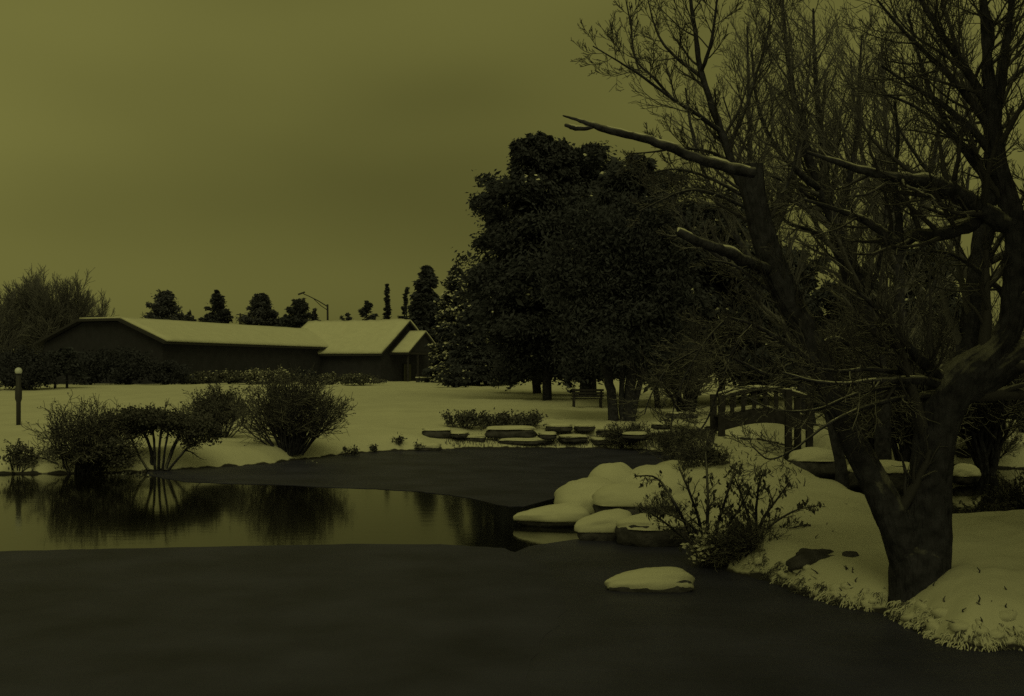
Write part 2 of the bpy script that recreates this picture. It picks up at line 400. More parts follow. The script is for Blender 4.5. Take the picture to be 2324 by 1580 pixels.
def limb(tb, cps, d, per=5, side=8, rng=None, rough=.06, cap=False):
    q = smooth_path(path_uv(cps, d), per)
    pts = [Vector(a[:3]) for a in q]; rad = [max(float(a[3]), .004) for a in q]
    if rng:
        for i in range(len(rad)):
            rad[i] *= 1 + rng.gauss(0, rough)
            if 0 < i < len(pts) - 1: pts[i] = pts[i] + Vector((rng.gauss(0, 1), rng.gauss(0, 1), rng.gauss(0, 1))) * rad[i] * .10
    if cap: pts.append(pts[-1] + (pts[-1] - pts[-2]).normalized() * .01); rad.append(.002)
    tb.add(pts, rad, side)
    ds = [(pts[min(i + 1, len(pts) - 1)] - pts[max(i - 1, 0)]).normalized() for i in range(len(pts))]
    return pts, ds, rad

def snow_on(tb, path, rng, side=6, amount=.8, cover=.9):
    """snow lying along the upper side of a limb"""
    pts, ds, rad = path; q, rr = [], []
    def flush():
        if len(q) > 2:
            rr[0] = rr[-1] = .003; tb.add(list(q), list(rr), side)
        q.clear(); rr.clear()
    for i, p in enumerate(pts):
        hz = math.sqrt(max(0, 1 - ds[i].z ** 2))
        if hz < .45 or rng.random() > cover: flush(); continue
        up = (Vector((0, 0, 1)) - ds[i] * ds[i].z).normalized()
        k = amount * hz * rng.uniform(.75, 1.05)
        q.append(p + up * rad[i] * .62); rr.append(rad[i] * k)
    flush()

# leaf clouds -------------------------------------------------------
def tri_cloud(mb, C, size, rs, flat=.5, aspect=1.8, dirs=None):
    """C: (n,3) centres; one small bent leaf (two triangles) at each"""
    n = len(C)
    a = dirs if dirs is not None else rs.normal(size=(n, 3))
    a = a / (np.linalg.norm(a, axis=1, keepdims=True) + 1e-9)
    b = np.cross(a, rs.normal(size=(n, 3))); b /= np.linalg.norm(b, axis=1, keepdims=True) + 1e-9
    s = size * rs.uniform(.5, 1.3, size=(n, 1))
    p0 = C - a * s * aspect * .5; p2 = C + a * s * aspect * .5
    nrm = np.cross(a, b)
    p1 = C + b * s * .5 + nrm * s * .12; p3 = C - b * s * .5 + nrm * s * .12
    v = np.stack([p0, p1, p2, p3], 1).reshape(-1, 3)
    k = np.arange(n) * 4
    mb.add(v, np.concatenate([np.stack([k, k + 1, k + 2], 1), np.stack([k, k + 2, k + 3], 1)]))

def clump_points(rs, n, c, rad, clumps, tight=.35, hollow=.5):
    """points in clumps spread through an ellipsoid"""
    d = rs.normal(size=(clumps, 3)); d /= np.linalg.norm(d, axis=1, keepdims=True)
    rr = (hollow + (1 - hollow) * rs.rand(clumps, 1)) ; cc = d * rr
    k = rs.randint(0, clumps, n); q = cc[k] + rs.normal(size=(n, 3)) * tight * rs.uniform(.5, 1, size=(clumps, 1))[k]
    return np.array(c) + q * np.array(rad)

def conifer(name, label, u, vtop, vbase_pt, half_w, seed, m='needle', boughs=90, sprays=46, spray=.34, profile='cone', droop=.35, snow=0, group=None, bare=.1, leaders=1, jitter=.25, lean=0, cat='tree', trunk_px=None, wide=1.0, aspect=2.4, metres=None, soft=0.0):
    """evergreen: trunk, boughs with hanging sprays.  vbase_pt = base point; half_w = half width in px at its depth"""
    rs = np.random.RandomState(seed); rng = random.Random(seed)
    b = np.array(vbase_pt); d = b[1]; H = float(P(u, vtop, d)[2] - b[2]); Rm = half_w * d / FV * wide
    if metres: H, Rm = metres; u = UC + b[0] / d * FV
    e = thing(name, label, cat, tuple(b), group)
    tr = Tubes(); r0 = (trunk_px * d / FV / 2) if trunk_px else H * .018
    topx = (u - UC) / FV * d + lean - b[0]
    N = 9; tp = [Vector((b[0] + topx * (i / N) + rng.gauss(0, .02) * H * .1, b[1] + rng.gauss(0, .02) * H * .1, b[2] - .15 + (H * .97 + .15) * i / N)) for i in range(N + 1)]
    tr.add(tp, [r0 * (1 - .93 * i / N) for i in range(N + 1)], 8)
    br = Tubes(); mb = MB(); sn = MB()
    def prof(t):
        if profile == 'cone': return (1 - t) ** .8 * .95 + .05
        if profile == 'spire': return (1 - t) ** 1.2 * .95 + .05
        if profile == 'round': return math.sqrt(max(0, 1 - (1.15 * t - .3) ** 2 / .76)) if t > .0 else .8
        if profile == 'cedar': return (.98 - .32 * t) if t < .7 else (.756 * math.sqrt(max(0.02, 1 - ((t - .7) / .31) ** 2)))
        if profile == 'dome': return 1.2 - .33 * t if t < .6 else max(.03, 1 - (t - .6) / .4) ** .62
        if profile == 'point': return 1.0 if t < .55 else max(.03, 1 - (t - .55) / .45) ** .85
        if profile == 'spread': return float(np.interp(t, (0, .13, .38, .55, .76, .84, .94, 1), (.7, .78, .95, 1, .76, .58, .28, .06)))
        return 1 - t
    for k in range(boughs):
        t = bare + (1 - bare) * (k + rng.random()) / boughs; t = min(t, .985)
        f = t * N; i = min(int(f), N - 1); p = tp[i].lerp(tp[i + 1], f - i)
        az = rng.random() * 2 * math.pi
        L = Rm * prof(t) * rng.uniform(1 - jitter, 1 + jitter * .6)
        up0 = rng.uniform(.0, .45) if profile != 'spire' else rng.uniform(-.1, .2)
        stray = 1.0
        if soft: up0 = rng.uniform(-.1, .8) + max(0, t - .7) * 2
        if soft >= .5 and rng.random() < .16: L *= rng.uniform(1.2, 1.5); stray = .32      # thin boughs that reach past the crown
        if t > .8: up0 += .5
        dv = Vector((math.cos(az), math.sin(az), up0)).normalized()
        pts = [p]; q = p; n = 5
        for s in range(n):
            dv = (dv + Vector((rng.gauss(0, .07), rng.gauss(0, .07), -droop * .22 + rng.gauss(0, .05)))).normalized(); q = q + dv * (L / n); pts.append(q)
        rb = max(.012, r0 * .2 * (1 - t)); br.add(pts, [rb * (1 - .8 * s / n) + .004 for s in range(n + 1)], 4)
        A = np.array([tuple(x) for x in pts]); lat = np.array((-math.sin(az), math.cos(az), 0))
        for size_, share, lo, pw in ((spray * .9, .48, .10, .9), (spray * .45, 2.0, .30, .62)):      # coarse sprays inside, fine ones towards the tips
            m_ = max(6, int(sprays * stray * share * (.35 + L / Rm) * rng.uniform(.8, 1.2)))
            tt = np.clip(lo + (1.05 - lo) * rs.rand(m_) ** pw, 0, 1.05) * n; ti = np.clip(tt.astype(int), 0, n - 1); fr = (tt - ti)[:, None]
            C = A[ti] * (1 - fr) + A[ti + 1] * fr
            off = rs.normal(size=m_) * L * (.55 if stray < 1 else 1) * (.22 if size_ > spray * .6 else .30) * (1.15 - np.abs(tt / n - .45))
            C = C + off[:, None] * lat + np.stack([rs.normal(0, .08, m_), rs.normal(0, .08, m_), -np.abs(rs.normal(0, .16, m_)) * (1 + droop)], 1) * (spray / .34)
            if soft: C[:, 2] += rs.normal(size=m_) * L * .11 * soft
            out = np.array((math.cos(az), math.sin(az), 0)) * .8 + lat * np.sign(off)[:, None] * .7
            dirs = out + np.array((0, 0, -droop)) + rs.normal(0, .35 + .4 * soft, size=(m_, 3))
            tri_cloud(mb, C, size_, rs, aspect=aspect, dirs=dirs)
        if snow and rng.random() < snow:
            ms = max(2, int(m_ * (.3 if snow > .5 else .02))); idx = rs.randint(0, m_, ms)
            tri_cloud(sn, C[idx] + np.array((0, 0, .09)), spray * .7, rs, aspect=1.6, dirs=dirs[idx] * np.array((1, 1, .5)))
    tr.build('trunk', M['bark'], e); br.build('branches', M['bark'], e)
    cr = mb.build('crown', M[m], e)
    if sn.n: sn.build('snow', M['snow'], e)
    return e

def bare_tree(name, label, base, height, seed, c, spread=25, stems=1, m='twig', trunk_r=None, group=None, dirv=(0, 0, 1), cat='tree'):
    rng = random.Random(seed); e = thing(name, label, cat, tuple(base), group)
    tb = [Tubes(), Tubes()]
    for s in range(stems):
        az = rng.random() * 2 * math.pi if stems > 1 else 0
        dv = Vector(dirv)
        if stems > 1: dv = Vector((math.cos(az) * math.tan(R(spread)) * rng.uniform(.3, 1), math.sin(az) * math.tan(R(spread)) * rng.uniform(.3, 1), 1)).normalized()
        off = Vector((math.cos(az), math.sin(az), 0)) * (height * .02 if stems > 1 else 0)
        grow(tb, Vector(base) + off + Vector((0, 0, -.1)), dv.normalized(), height * rng.uniform(.75, 1.0) * c.get('trunk_len', .8), trunk_r or height * .014, 0, c, rng)
    tb[0].build('trunk', M['bark'], e); tb[1].build('crown', M[m], e)
    return e

def shrub(name, label, base, w, h, seed, stems=14, m='twig', leaves=0, leaf=.05, spread=1.0, lvl=3, n2=5, n3=4, up=.05, group=None, upright=.25, leafm='leaf', fan=1.0, rmin=.006, seg=5, wig=.13, snow=0, cat='shrub', t0=.3, depth=.8, ln=.55, clear=0.0):
    """many stemmed shrub about w wide and h high"""
    rng = random.Random(seed); rs = np.random.RandomState(seed)
    e = thing(name, label, cat, tuple(base), group)
    c = dict(seg=[seg, 4, 3][:lvl], wig=[wig, .16, .2][:lvl], up=[up, .04, .03][:lvl], n=[n2, n3, 0], ang=[42, 45, 45], len=[ln, .55], t0=[t0, .2], side=[5, 4, 3], rr=.6, rmin=rmin)
    tb = [Tubes(), Tubes()]; b = Vector(base)
    for s in range(stems):
        az = rng.random() * 2 * math.pi; k = math.sqrt(rng.random())
        dx, dy = math.cos(az) * k * spread, math.sin(az) * k * spread * depth
        top = Vector((dx * w / 2, dy * w / 2, h * math.sqrt(max(.05, 1 - (k * fan) ** 2 * .75)) * rng.uniform(.72, 1.05)))
        foot = Vector((dx * w * .10 + rng.gauss(0, .02), dy * w * .10, -.08))
        v = top - foot; L = v.length * .86
        dv = (v.normalized() + Vector((0, 0, upright))).normalized()
        grow(tb, b + foot, dv, L, h * .011 + .005, 0, c, rng)
    tb[0].build('stems', M['bark'], e)
    if tb[1].count: tb[1].build('twigs', M[m], e)
    if leaves:
        ends = []
        for (n, k), items in tb[1].b.items():
            for it in items: ends.append(tuple(it[0][-1])); ends.append(tuple(it[0][n // 2]))
        ends = np.array(ends); ends = ends[ends[:, 2] > b.z + clear * h]
        if len(ends):
            C = ends[rs.randint(0, len(ends), leaves)] + rs.normal(0, leaf * .9, size=(leaves, 3))
            mb = MB(); tri_cloud(mb, C, leaf, rs); mb.build('leaves', M[leafm], e)
    if snow:
        ends = []
        for (n, k), items in tb[1].b.items():
            for it in items: ends.append(tuple(it[0][n // 2]))
        ends = np.array(ends); C = ends[rs.randint(0, len(ends), snow)] + rs.normal(0, leaf, size=(snow, 3)) + np.array((0, 0, .02))
        mb = MB(); tri_cloud(mb, C, leaf * 1.6, rs, dirs=rs.normal(size=(snow, 3)) * np.array((1, 1, .3))); mb.build('snow', M['snow'], e)
    return e

def px(n, d): return n * d / FV

# ------------------------------------------------------------------ long building with the snowy roofs
def snow_slab(name, c, nu, nv, thick, parent, seed, amp=.06, edge=.08):
    """blanket of snow over the quad c = (p00, p10, p11, p01)"""
    c = [np.array(q, float) for q in c]; rs = np.random.RandomState(seed)
    nrm = np.cross(c[1] - c[0], c[3] - c[0]); nrm /= np.linalg.norm(nrm); nrm = nrm if nrm[2] > 0 else -nrm
    top, bot = [], []
    for j in range(nv + 1):
        for i in range(nu + 1):
            s, t = i / nu, j / nv
            p = c[0] * (1 - s) * (1 - t) + c[1] * s * (1 - t) + c[2] * s * t + c[3] * (1 - s) * t
            bot.append(p + nrm * .01)
            e = min(s * nu, (1 - s) * nu, t * nv, (1 - t) * nv)
            top.append(p + nrm * (thick * (.72 if e < .5 else 1) + rs.uniform(-amp, amp) * .6 + amp * 2 * float(fbm(p[0] * .6 + seed, p[1] * .6, 2))))
    n = nu + 1; f = []; N = len(top)
    for j in range(nv):
        for i in range(nu):
            a = j * n + i; f.append((a, a + 1, a + n + 1, a + n)); f.append((N + a, N + a + n, N + a + n + 1, N + a + 1))
    rim = [i for i in range(nu)] + [nu + j * n for j in range(nv)] + [nv * n + i for i in range(nu, 0, -1)] + [j * n for j in range(nv, 0, -1)]
    for k in range(len(rim)):
        a, b = rim[k], rim[(k + 1) % len(rim)]; f.append((a, N + a, N + b, b))
    mb = MB(); mb.add(top + bot, f); return mb.build(name, M['snow'], parent, True)

A = np.array((-32.4, 105.6)); dL = np.array((.391, .9203)); dW = np.array((-.9203, .391)); WW = 15.9; LL = 35.0
ZE, ZR = EYE + 2.82, EYE + 5.07
def wing(s, t, z): q = A + dW * s + dL * t; return np.array((q[0], q[1], z))
b1 = thing('long_building', 'long low dark building with a snow covered roof running back behind the lawn', 'building', tuple(wing(0, 0, 1.2)))
mb = MB()
wall_prof = [(.6, 1.0), (.6, ZE - .05), (5.5, ZR - .28), (10.2, ZR - .28), (15.3, ZE - .05), (15.3, 1.0)]
mb.prism([wing(s, .7, z) for s, z in wall_prof], np.append(dL * (LL - 1.4), 0)); mb.build('wall', M['wall'], b1)
mb = MB(); th = .22
roof_prof = [(-.1, ZE - th), (-.1, ZE), (5.4, ZR), (10.35, ZR), (15.95, ZE), (15.95, ZE - th), (10.3, ZR - th), (5.45, ZR - th)]
mb.prism([wing(s, 0, z) for s, z in roof_prof], np.append(dL * LL, 0)); mb.build('roof', M['trim'], b1)
snow_slab('roof_snow', (wing(-.18, .3, ZE), wing(-.18, LL, ZE), wing(5.4, LL, ZR), wing(5.4, .3, ZR)), 40, 8, .22, b1, 3, .03)
snow_slab('roof_snow', (wing(5.4, .3, ZR), wing(5.4, LL, ZR), wing(10.35, LL, ZR), wing(10.35, .3, ZR)), 30, 5, .20, b1, 4, .03)
snow_slab('roof_snow', (wing(10.35, .3, ZR), wing(10.35, LL, ZR), wing(16, LL, ZE), wing(16, .3, ZE)), 30, 5, .06, b1, 5, .03)

G0 = np.array((-12.0, 134.0)); dR = dW; dF = -dL      # ridge direction (to the left), front direction
HW, Z2E, Z2R = 6.8, EYE + 2.03, EYE + 6.05
def hall(t, f, z): q = G0 + dR * t + dF * f; return np.array((q[0], q[1], z))
b2 = thing('gabled_building', 'dark gabled building with a steep snowy roof and a lower gabled porch', 'building', tuple(hall(0, 0, 1.4)))
mb = MB()
mb.prism([hall(.5, f, z) for f, z in [(-HW + .7, 1.0), (-HW + .7, Z2E + .2), (0, Z2R - .3), (HW - .7, Z2E + .2), (HW - .7, 1.0)]], np.append(dR * 13, 0)); mb.build('wall', M['wall'], b2)
mb = MB()
mb.prism([hall(0, f, z) for f, z in [(-HW, Z2E - .22), (-HW, Z2E), (0, Z2R), (HW, Z2E), (HW, Z2E - .22), (0, Z2R - .25)]], np.append(dR * 14, 0)); mb.build('roof', M['trim'], b2)
snow_slab('roof_snow', (hall(-.05, HW + .1, Z2E), hall(14, HW + .1, Z2E), hall(14, 0, Z2R), hall(-.05, 0, Z2R)), 26, 10, .26, b2, 6, .10)
snow_slab('roof_snow', (hall(-.05, 0, Z2R), hall(14, 0, Z2R), hall(14, -HW - .1, Z2E), hall(-.05, -HW - .1, Z2E)), 20, 6, .2, b2, 7, .05)
PT, PH, ZPR = -2.1, 4.3, EYE + 4.72; ZPE = ZPR - PH * (Z2R - Z2E) / HW
mb = MB(); mb.prism([hall(PT, f, z) for f, z in [(-PH, ZPE - .2), (-PH, ZPE), (0, ZPR), (PH, ZPE), (PH, ZPE - .2), (0, ZPR - .22)]], np.append(dR * (2.6), 0)); mb.build('porch_roof', M['trim'], b2)
snow_slab('porch_snow', (hall(PT - .03, PH + .06, ZPE), hall(.0, PH + .06, ZPE), hall(.0, 0, ZPR), hall(PT - .03, 0, ZPR)), 8, 8, .2, b2, 8, .02)
snow_slab('porch_snow', (hall(PT - .03, 0, ZPR), hall(.0, 0, ZPR), hall(.0, -PH - .06, ZPE), hall(PT - .03, -PH - .06, ZPE)), 8, 6, .14, b2, 9, .02)
mb = MB(); mb.prism([hall(PT + .35, f, z) for f, z in [(-PH + .5, ZPE + .05), (0, ZPR - .3), (PH - .5, ZPE + .05)]], np.append(dR * .12, 0)); mb.build('porch_gable', M['wall'], b2)
mb = MB(); mb.box(hall(PT + .35, 0, ZPE - .05), (2 * PH - .6, .2, .24), ax=(*dF, 0)); mb.build('porch_beam', M['timber'], b2)
for f in (-PH + .5, -1.4, 1.4, PH - .5):
    mb = MB(); mb.box(hall(PT + .35, f, (1.1 + ZPE) / 2 - .08), (.22, .22, ZPE - 1.2)); mb.build('porch_post', M['timber'], b2)
mb = MB(); mb.box(hall(.42, 0, 2.35), (1.8, .12, 2.3), ax=(*dF, 0)); mb.build('door', M['window'], b2)

# small bench by the porch
def bench(name, label, base, w, rz, slats=3, snow=True, group=None, legs=(.08,), back=True):
    e = thing(name, label, 'bench', tuple(base), group, 0)
    c, s = math.cos(rz), math.sin(rz); ax = (c, s, 0)
    L = lambda x, y, z: (base[0] + c * x - s * y, base[1] + s * x + c * y, base[2] + z)
    for k in range(3):
        mb = MB(); mb.box(L(0, -.16 + .16 * k, .44), (w, .13, .045), ax=ax); mb.build('seat_slat', M['timber'], e)
    if back:
        for k in range(3):
            mb = MB(); mb.box(L(0, .28 + .03 * k, .56 + .15 * k), (w, .04, .11), ax=ax); mb.build('back_slat', M['timber'], e)
    for x in (-w / 2 + .12, w / 2 - .12):
        mb = MB(); mb.box(L(x, -.18, .19), (.09, .08, .46), ax=ax); mb.box(L(x, .26, .42), (.09, .08, .92), ax=ax); mb.box(L(x, .03, .40), (.07, .44, .05), ax=ax); mb.build('leg', M['timber'], e)
    if snow:
        mb = MB(); mb.box(L(0, 0, .53), (w * .98, .42, .12), ax=ax); o = mb.build('snow', M['snow'], e)
        bv = o.modifiers.new('round', 'BEVEL'); bv.width = .05; bv.segments = 3
    return e
q = GP(986, 864); bench('porch_bench', 'small snow topped bench beside the gabled porch', (q[0], min(q[1], 118), gz(q[0], min(q[1], 118))), 1.7, .1, back=False)

# ------------------------------------------------------------------ lamps and posts
def street_lamp():
    D = 160.0; b = np.array(((744 - UC) / FV * D, D, 1.5))
    e = thing('street_lamp', 'tall dark street lamp with one long bracket arm above the snowy roof', 'street lamp', tuple(b))
    t = Tubes(); top = P(743, 691, D); t.add([Vector(b), Vector((b[0], D, 6.0)), Vector(top)], [.17, .16, .13], 8); t.build('pole', M['metal'], e)
    t = Tubes(); a = [P(743, 696, D), P(722, 683, D), P(700, 672, D), P(688, 667, D)]; t.add([Vector(q) for q in a], [.09, .08, .07, .06], 6)
    c = [P(743, 704, D), P(728, 694, D), P(712, 679, D)]; t.add([Vector(q) for q in c], [.06, .06, .05], 6); t.build('arm', M['metal'], e)
    mb = MB(); mb.box(P(684, 666, D), (1.0, .36, .2), ax=(1, 0, .35)); mb.build('lamp_head', M['metal'], e)
street_lamp()
D = 150.0; t = Tubes(); e = thing('utility_pole', 'thin dark pole between two round trees behind the long roof', 'pole', ((545 - UC) / FV * D, D, 1.5))
t.add([Vector((e.location.x, D, 1.4)), Vector(P(545, 711, D))], [.13, .10], 6); t.build('pole', M['metal'], e)
mb = MB(); mb.box(P(545, 714, D), (.9, .12, .12)); mb.build('crossarm', M['metal'], e)

q = GP(42, 964); D = q[1]; zt = P(42, 842, D)[2]
e = thing('garden_lamp', 'short dark post lamp with a pale globe standing in the snow', 'lamp', tuple(q))
def rev(mb, c, prof, k=14):
    v = []; n = len(prof)
    for r, z in prof:
        for j in range(k): a = 2 * math.pi * j / k; v.append((c[0] + r * math.cos(a), c[1] + r * math.sin(a), c[2] + z))
    f = [(i * k + j, i * k + (j + 1) % k, (i + 1) * k + (j + 1) % k, (i + 1) * k + j) for i in range(n - 1) for j in range(k)]
    mb.add(v, f, [tuple(range(k))[::-1]], [tuple(range((n - 1) * k, n * k))]); return mb
h = zt - q[2]; w1 = px(5.0, D)
rev(MB(), q, [(w1, -.1), (w1, h * .42), (w1 * 1.5, h * .48), (w1 * 1.5, h * .68), (w1 * 1.1, h * .70), (w1 * 1.1, h * .92)]).build('post', M['metal'], e, True)
gr = px(8, D)
rev(MB(), (q[0], q[1], zt), [(gr * math.cos(a), gr * math.sin(a)) for a in np.linspace(-1.4, 1.4, 9)], 16).build('globe', M['globe'], e, True)
rev(MB(), (q[0], q[1], zt - gr * 1.05), [(gr * .4, 0), (gr * .75, gr * .12), (gr * .7, gr * .3)], 12).build('collar', M['metal'], e, True)

# ------------------------------------------------------------------ trees behind the building
FAR = dict(seg=[6, 5, 4], wig=[.05, .09, .14], up=[.02, .05, .05], n=[34, 19, 0], ang=[28, 32, 32], len=[.42, .45], t0=[.22, .15], side=[5, 3, 3], rr=.6, rmin=.026, trunk_len=.88)
def far_bare(u, vtop, D, seed, label, stems, spread, wscale=1):
    b = ((u - UC) / FV * D, D, 1.5); H = P(u, vtop, D)[2] - 1.5
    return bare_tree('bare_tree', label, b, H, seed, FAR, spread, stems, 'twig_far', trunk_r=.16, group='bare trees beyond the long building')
far_bare(130, 612, 165, 11, 'broad vase shaped bare tree, the widest behind the left end of the long building', 17, 30)
far_bare(6, 622, 160, 12, 'bare tree cut by the left edge of the picture', 5, 13)
far_bare(60, 655, 172, 13, 'narrow bare tree between the edge tree and the broad vase shaped one', 6, 12)
far_bare(205, 668, 170, 14, 'small thin bare tree to the right of the broad vase shaped one', 5, 16)

def far_ever(u, vtop, halfw, D, seed, label, prof, m='needle_far', bough=130, spr=90, size=.32, name='evergreen_tree', group='evergreens behind the snowy roof', snow=0, jitter=.35, bare=.12, **k):
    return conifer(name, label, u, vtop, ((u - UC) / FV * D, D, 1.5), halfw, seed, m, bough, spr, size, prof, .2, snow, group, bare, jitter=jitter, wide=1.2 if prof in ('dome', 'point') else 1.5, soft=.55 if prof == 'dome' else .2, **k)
far_ever(372, 658, 42, 160, 21, 'round topped evergreen, the leftmost above the long snowy roof', 'dome')
far_ever(428, 704, 24, 165, 22, 'low dark evergreen bush just right of the leftmost round tree', 'dome', bough=30)
far_ever(492, 652, 36, 158, 23, 'pointed dark evergreen with a narrow top above the middle of the long roof', 'point', m='needle')
far_ever(592, 664, 42, 160, 24, 'round topped evergreen right of the thin pole', 'dome')
far_ever(676, 676, 38, 158, 25, 'bushy evergreen under the tip of the street lamp arm', 'dome', m='needle')
far_ever(714, 694, 14, 160, 26, 'small narrow evergreen left of the street lamp pole', 'point', bough=30)
far_ever(788, 706, 20, 170, 27, 'pale small bush right of the street lamp pole', 'dome', bough=26)
far_ever(832, 676, 34, 156, 28, 'dark lopsided evergreen above the gabled roof', 'point', m='needle', bough=40, jitter=.6)
far_ever(878, 636, 20, 158, 29, 'slim spire shaped evergreen above the gabled roof', 'spire', m='needle', bough=50)
far_ever(922, 646, 36, 156, 30, 'spiky evergreen behind the peak of the gabled roof', 'spire', m='needle', bough=34, jitter=.5)
conifer('spruce', 'tall dark spruce rising behind the peak of the gable', 968, 596, ((975 - UC) / FV * 146, 146, 1.5), 62, 31, 'needle', 130, 80, .5, 'cone', .35, .12, 'spruces beside the gable', .08, wide=1.35)
conifer('spruce', 'spruce hung with clumps of snow right of the gabled porch', 1032, 598, ((1042 - UC) / FV * 118, 118, 1.4), 62, 32, 'needle', 130, 80, .4, 'cone', .4, .95, 'spruces beside the gable', .06, wide=1.35)

conifer('spruce', 'broad spruce flecked with snow between the gable and the big evergreens', 1082, 628, ((1086 - UC) / FV * 108, 108, 1.4), 58, 33, 'needle', 130, 80, .38, 'cone', .4, .5, 'spruces beside the gable', .05, wide=1.35)

# ------------------------------------------------------------------ planting along the building
def bush_mass(name, label, u, vbase, w, h, seed, n=2600, leaf=.22, m='needle', snow=0, D=None, group=None, clumps=34, hollow=.35, cat='bush', trunks=None):
    q = GP(u, vbase) if D is None else np.array(((u - UC) / FV * D, D, gz((u - UC) / FV * D, D)))
    D = q[1]; rs = np.random.RandomState(seed); rng = random.Random(seed)
    e = thing(name, label, cat, tuple(q), group); ww, hh = px(w, D), px(h, D)
    t = Tubes()
    for k in range(7):
        a = rng.random() * 6.28; t.add([Vector(q) + Vector((0, 0, -.1)), Vector(q) + Vector((math.cos(a) * ww * .12, math.sin(a) * ww * .12, hh * .35)), Vector(q) + Vector((math.cos(a) * ww * .3, math.sin(a) * ww * .3, hh * .8))], [hh * .02 + .01, hh * .012 + .008, .006], 4)
    t.build('stems', M['bark'], e)
    C = clump_points(rs, n, (q[0], q[1], q[2] + hh * .5), (ww / 2 * .85, ww / 2 * .7, hh / 2 * .9), clumps, .26, hollow)
    C = C[C[:, 2] > q[2] - .05]
    mb = MB(); tri_cloud(mb, C, leaf, rs); mb.build('leaves', M[m], e)
    if snow:
        S = C[rs.rand(len(C)) < snow] + np.array((0, 0, leaf * .3)); mb = MB()
        tri_cloud(mb, S, leaf * .9, rs, dirs=rs.normal(size=(len(S), 3)) * np.array((1, 1, .3))); mb.build('snow', M['snow'], e)
    return e
bush_mass('hedge', 'dark clipped hedge at the left edge beyond the post lamp', 52, 884, 165, 92, 41, 15000, .12, m='hedge', clumps=130, hollow=.0, cat='hedge')
bush_mass('hedge', 'low dark hedge row in front of the left end wall of the long building', 20, 858, 220, 74, 42, 14000, .14, m='hedge', D=104, clumps=110, hollow=.0, cat='hedge')
for i, (u, vt, seed, lb) in enumerate([(125, 800, 43, 'small dark tree on a thin trunk right of the left hedge'), (152, 792, 44, 'second small dark tree, just right of the first thin trunk')]):
    q = GP(u, 881); conifer('small_tree', lb, u, vt, q, 34, seed, 'needle', 36, 30, .3, 'round', .15, 0, 'small trees by the left hedge', .42, trunk_px=7)
for u, vb, w, h, s, lb in [(205, 850, 130, 84, 45, 'dark bush against the left end of the long building'), (295, 850, 130, 88, 46, 'dark bush below the right corner of the end wall'),
                           (375, 852, 100, 56, 47, 'grey bush at the near corner of the long wall')]:
    bush_mass('bush', lb, u, vb, w * 1.15, h, s, 6000, .14, 'hedge', D=100, group='bushes along the building')
for u, vb, w, h, s, sn, mm, lb in [(440, 857, 120, 30, 48, .04, 'leaf', 'low grey bush along the left part of the long wall'), (520, 860, 90, 32, 49, .10, 'leaf', 'low bush halfway along the long wall'),
                               (592, 862, 84, 36, 50, .45, 'leaf', 'snow laden bush in the middle of the long wall'), (640, 862, 60, 34, 51, .5, 'leaf', 'snow laden bush just left of the dark round bush'),
                               (692, 863, 66, 34, 52, .05, 'needle', 'dark round bush under the right part of the long wall'), (742, 862, 50, 26, 53, .3, 'leaf', 'low snowy bush at the inner corner of the two buildings'),
                               (820, 863, 120, 26, 54, .12, 'leaf', 'low bush in front of the gabled building')]:
    bush_mass('bush', lb, u, vb, w, h, s, 3800, .12, mm, sn, D=104, group='bushes along the building')
bush_mass('bush', 'dark bush at the foot of the snow hung spruce', 1030, 862, 80, 44, 55, 1500, .25, 'needle', .06, D=100, group='bushes along the building')

# ------------------------------------------------------------------ big evergreens on the lawn
q = GP(1243, 908)
conifer('cedar', 'tallest dark evergreen with an upright tip and drooping boughs', 1216, 292, q, 142, 61, 'needle', 218, 252, 0.26, 'spread', .5, .30, 'big dark evergreens on the lawn', .13, jitter=.6, trunk_px=22, soft=.5)
q2 = GP(1220, 893); q2 = np.array((q2[0], q2[1] + 2, gz(q2[0], q2[1] + 2)))
conifer('cedar', 'dark evergreen on a slim trunk leaning left of the tallest one', 1172, 400, q2, 92, 62, 'needle', 138, 189, 0.26, 'spread', .5, .30, 'big dark evergreens on the lawn', .12, jitter=.6, trunk_px=20, soft=.5)
q3 = GP(1335, 899)
conifer('cedar', 'broad dark evergreen behind the park bench', 1320, 322, q3, 150, 63, 'needle', 218, 252, 0.27, 'spread', .5, .30, 'big dark evergreens on the lawn', .12, jitter=.6, trunk_px=40, soft=.5)
q4 = GP(1495, 925)
conifer('cedar', 'dark evergreen with a blunt top right of the three trunks', 1440, 340, q4, 130, 64, 'needle', 195, 231, 0.26, 'spread', .5, .30, 'big dark evergreens on the lawn', .14, jitter=.6, trunk_px=14, soft=.5)
q5 = np.array(((1640 - UC) / FV * 60, 60, gz((1640 - UC) / FV * 60, 60)))
conifer('cedar', 'lower dark evergreen behind the broken limb and the bridge', 1610, 455, q5, 150, 65, 'needle', 184, 231, 0.29, 'spread', .5, .30, 'big dark evergreens on the lawn', .22, jitter=.6, soft=.5)
q6 = np.array(((1780 - UC) / FV * 64, 64, gz((1780 - UC) / FV * 64, 64)))
conifer('cedar', 'dark evergreen mass behind the leaning left limb of the snowy tree', 1775, 620, q6, 130, 66, 'needle', 138, 210, 0.29, 'cedar', .5, .30, 'big dark evergreens on the lawn', .22, jitter=.6, soft=.5)
q7 = np.array(((2090 - UC) / FV * 44, 44, gz((2090 - UC) / FV * 44, 44)))
conifer('cedar', 'rounded dark evergreen between the two forks of the snowy tree', 2085, 578, q7, 120, 67, 'needle', 149, 189, 0.21, 'cedar', .5, .30, 'big dark evergreens on the lawn', .05, jitter=.6, soft=.5)
q8 = np.array(((1940 - UC) / FV * 52, 52, gz((1940 - UC) / FV * 52, 52)))
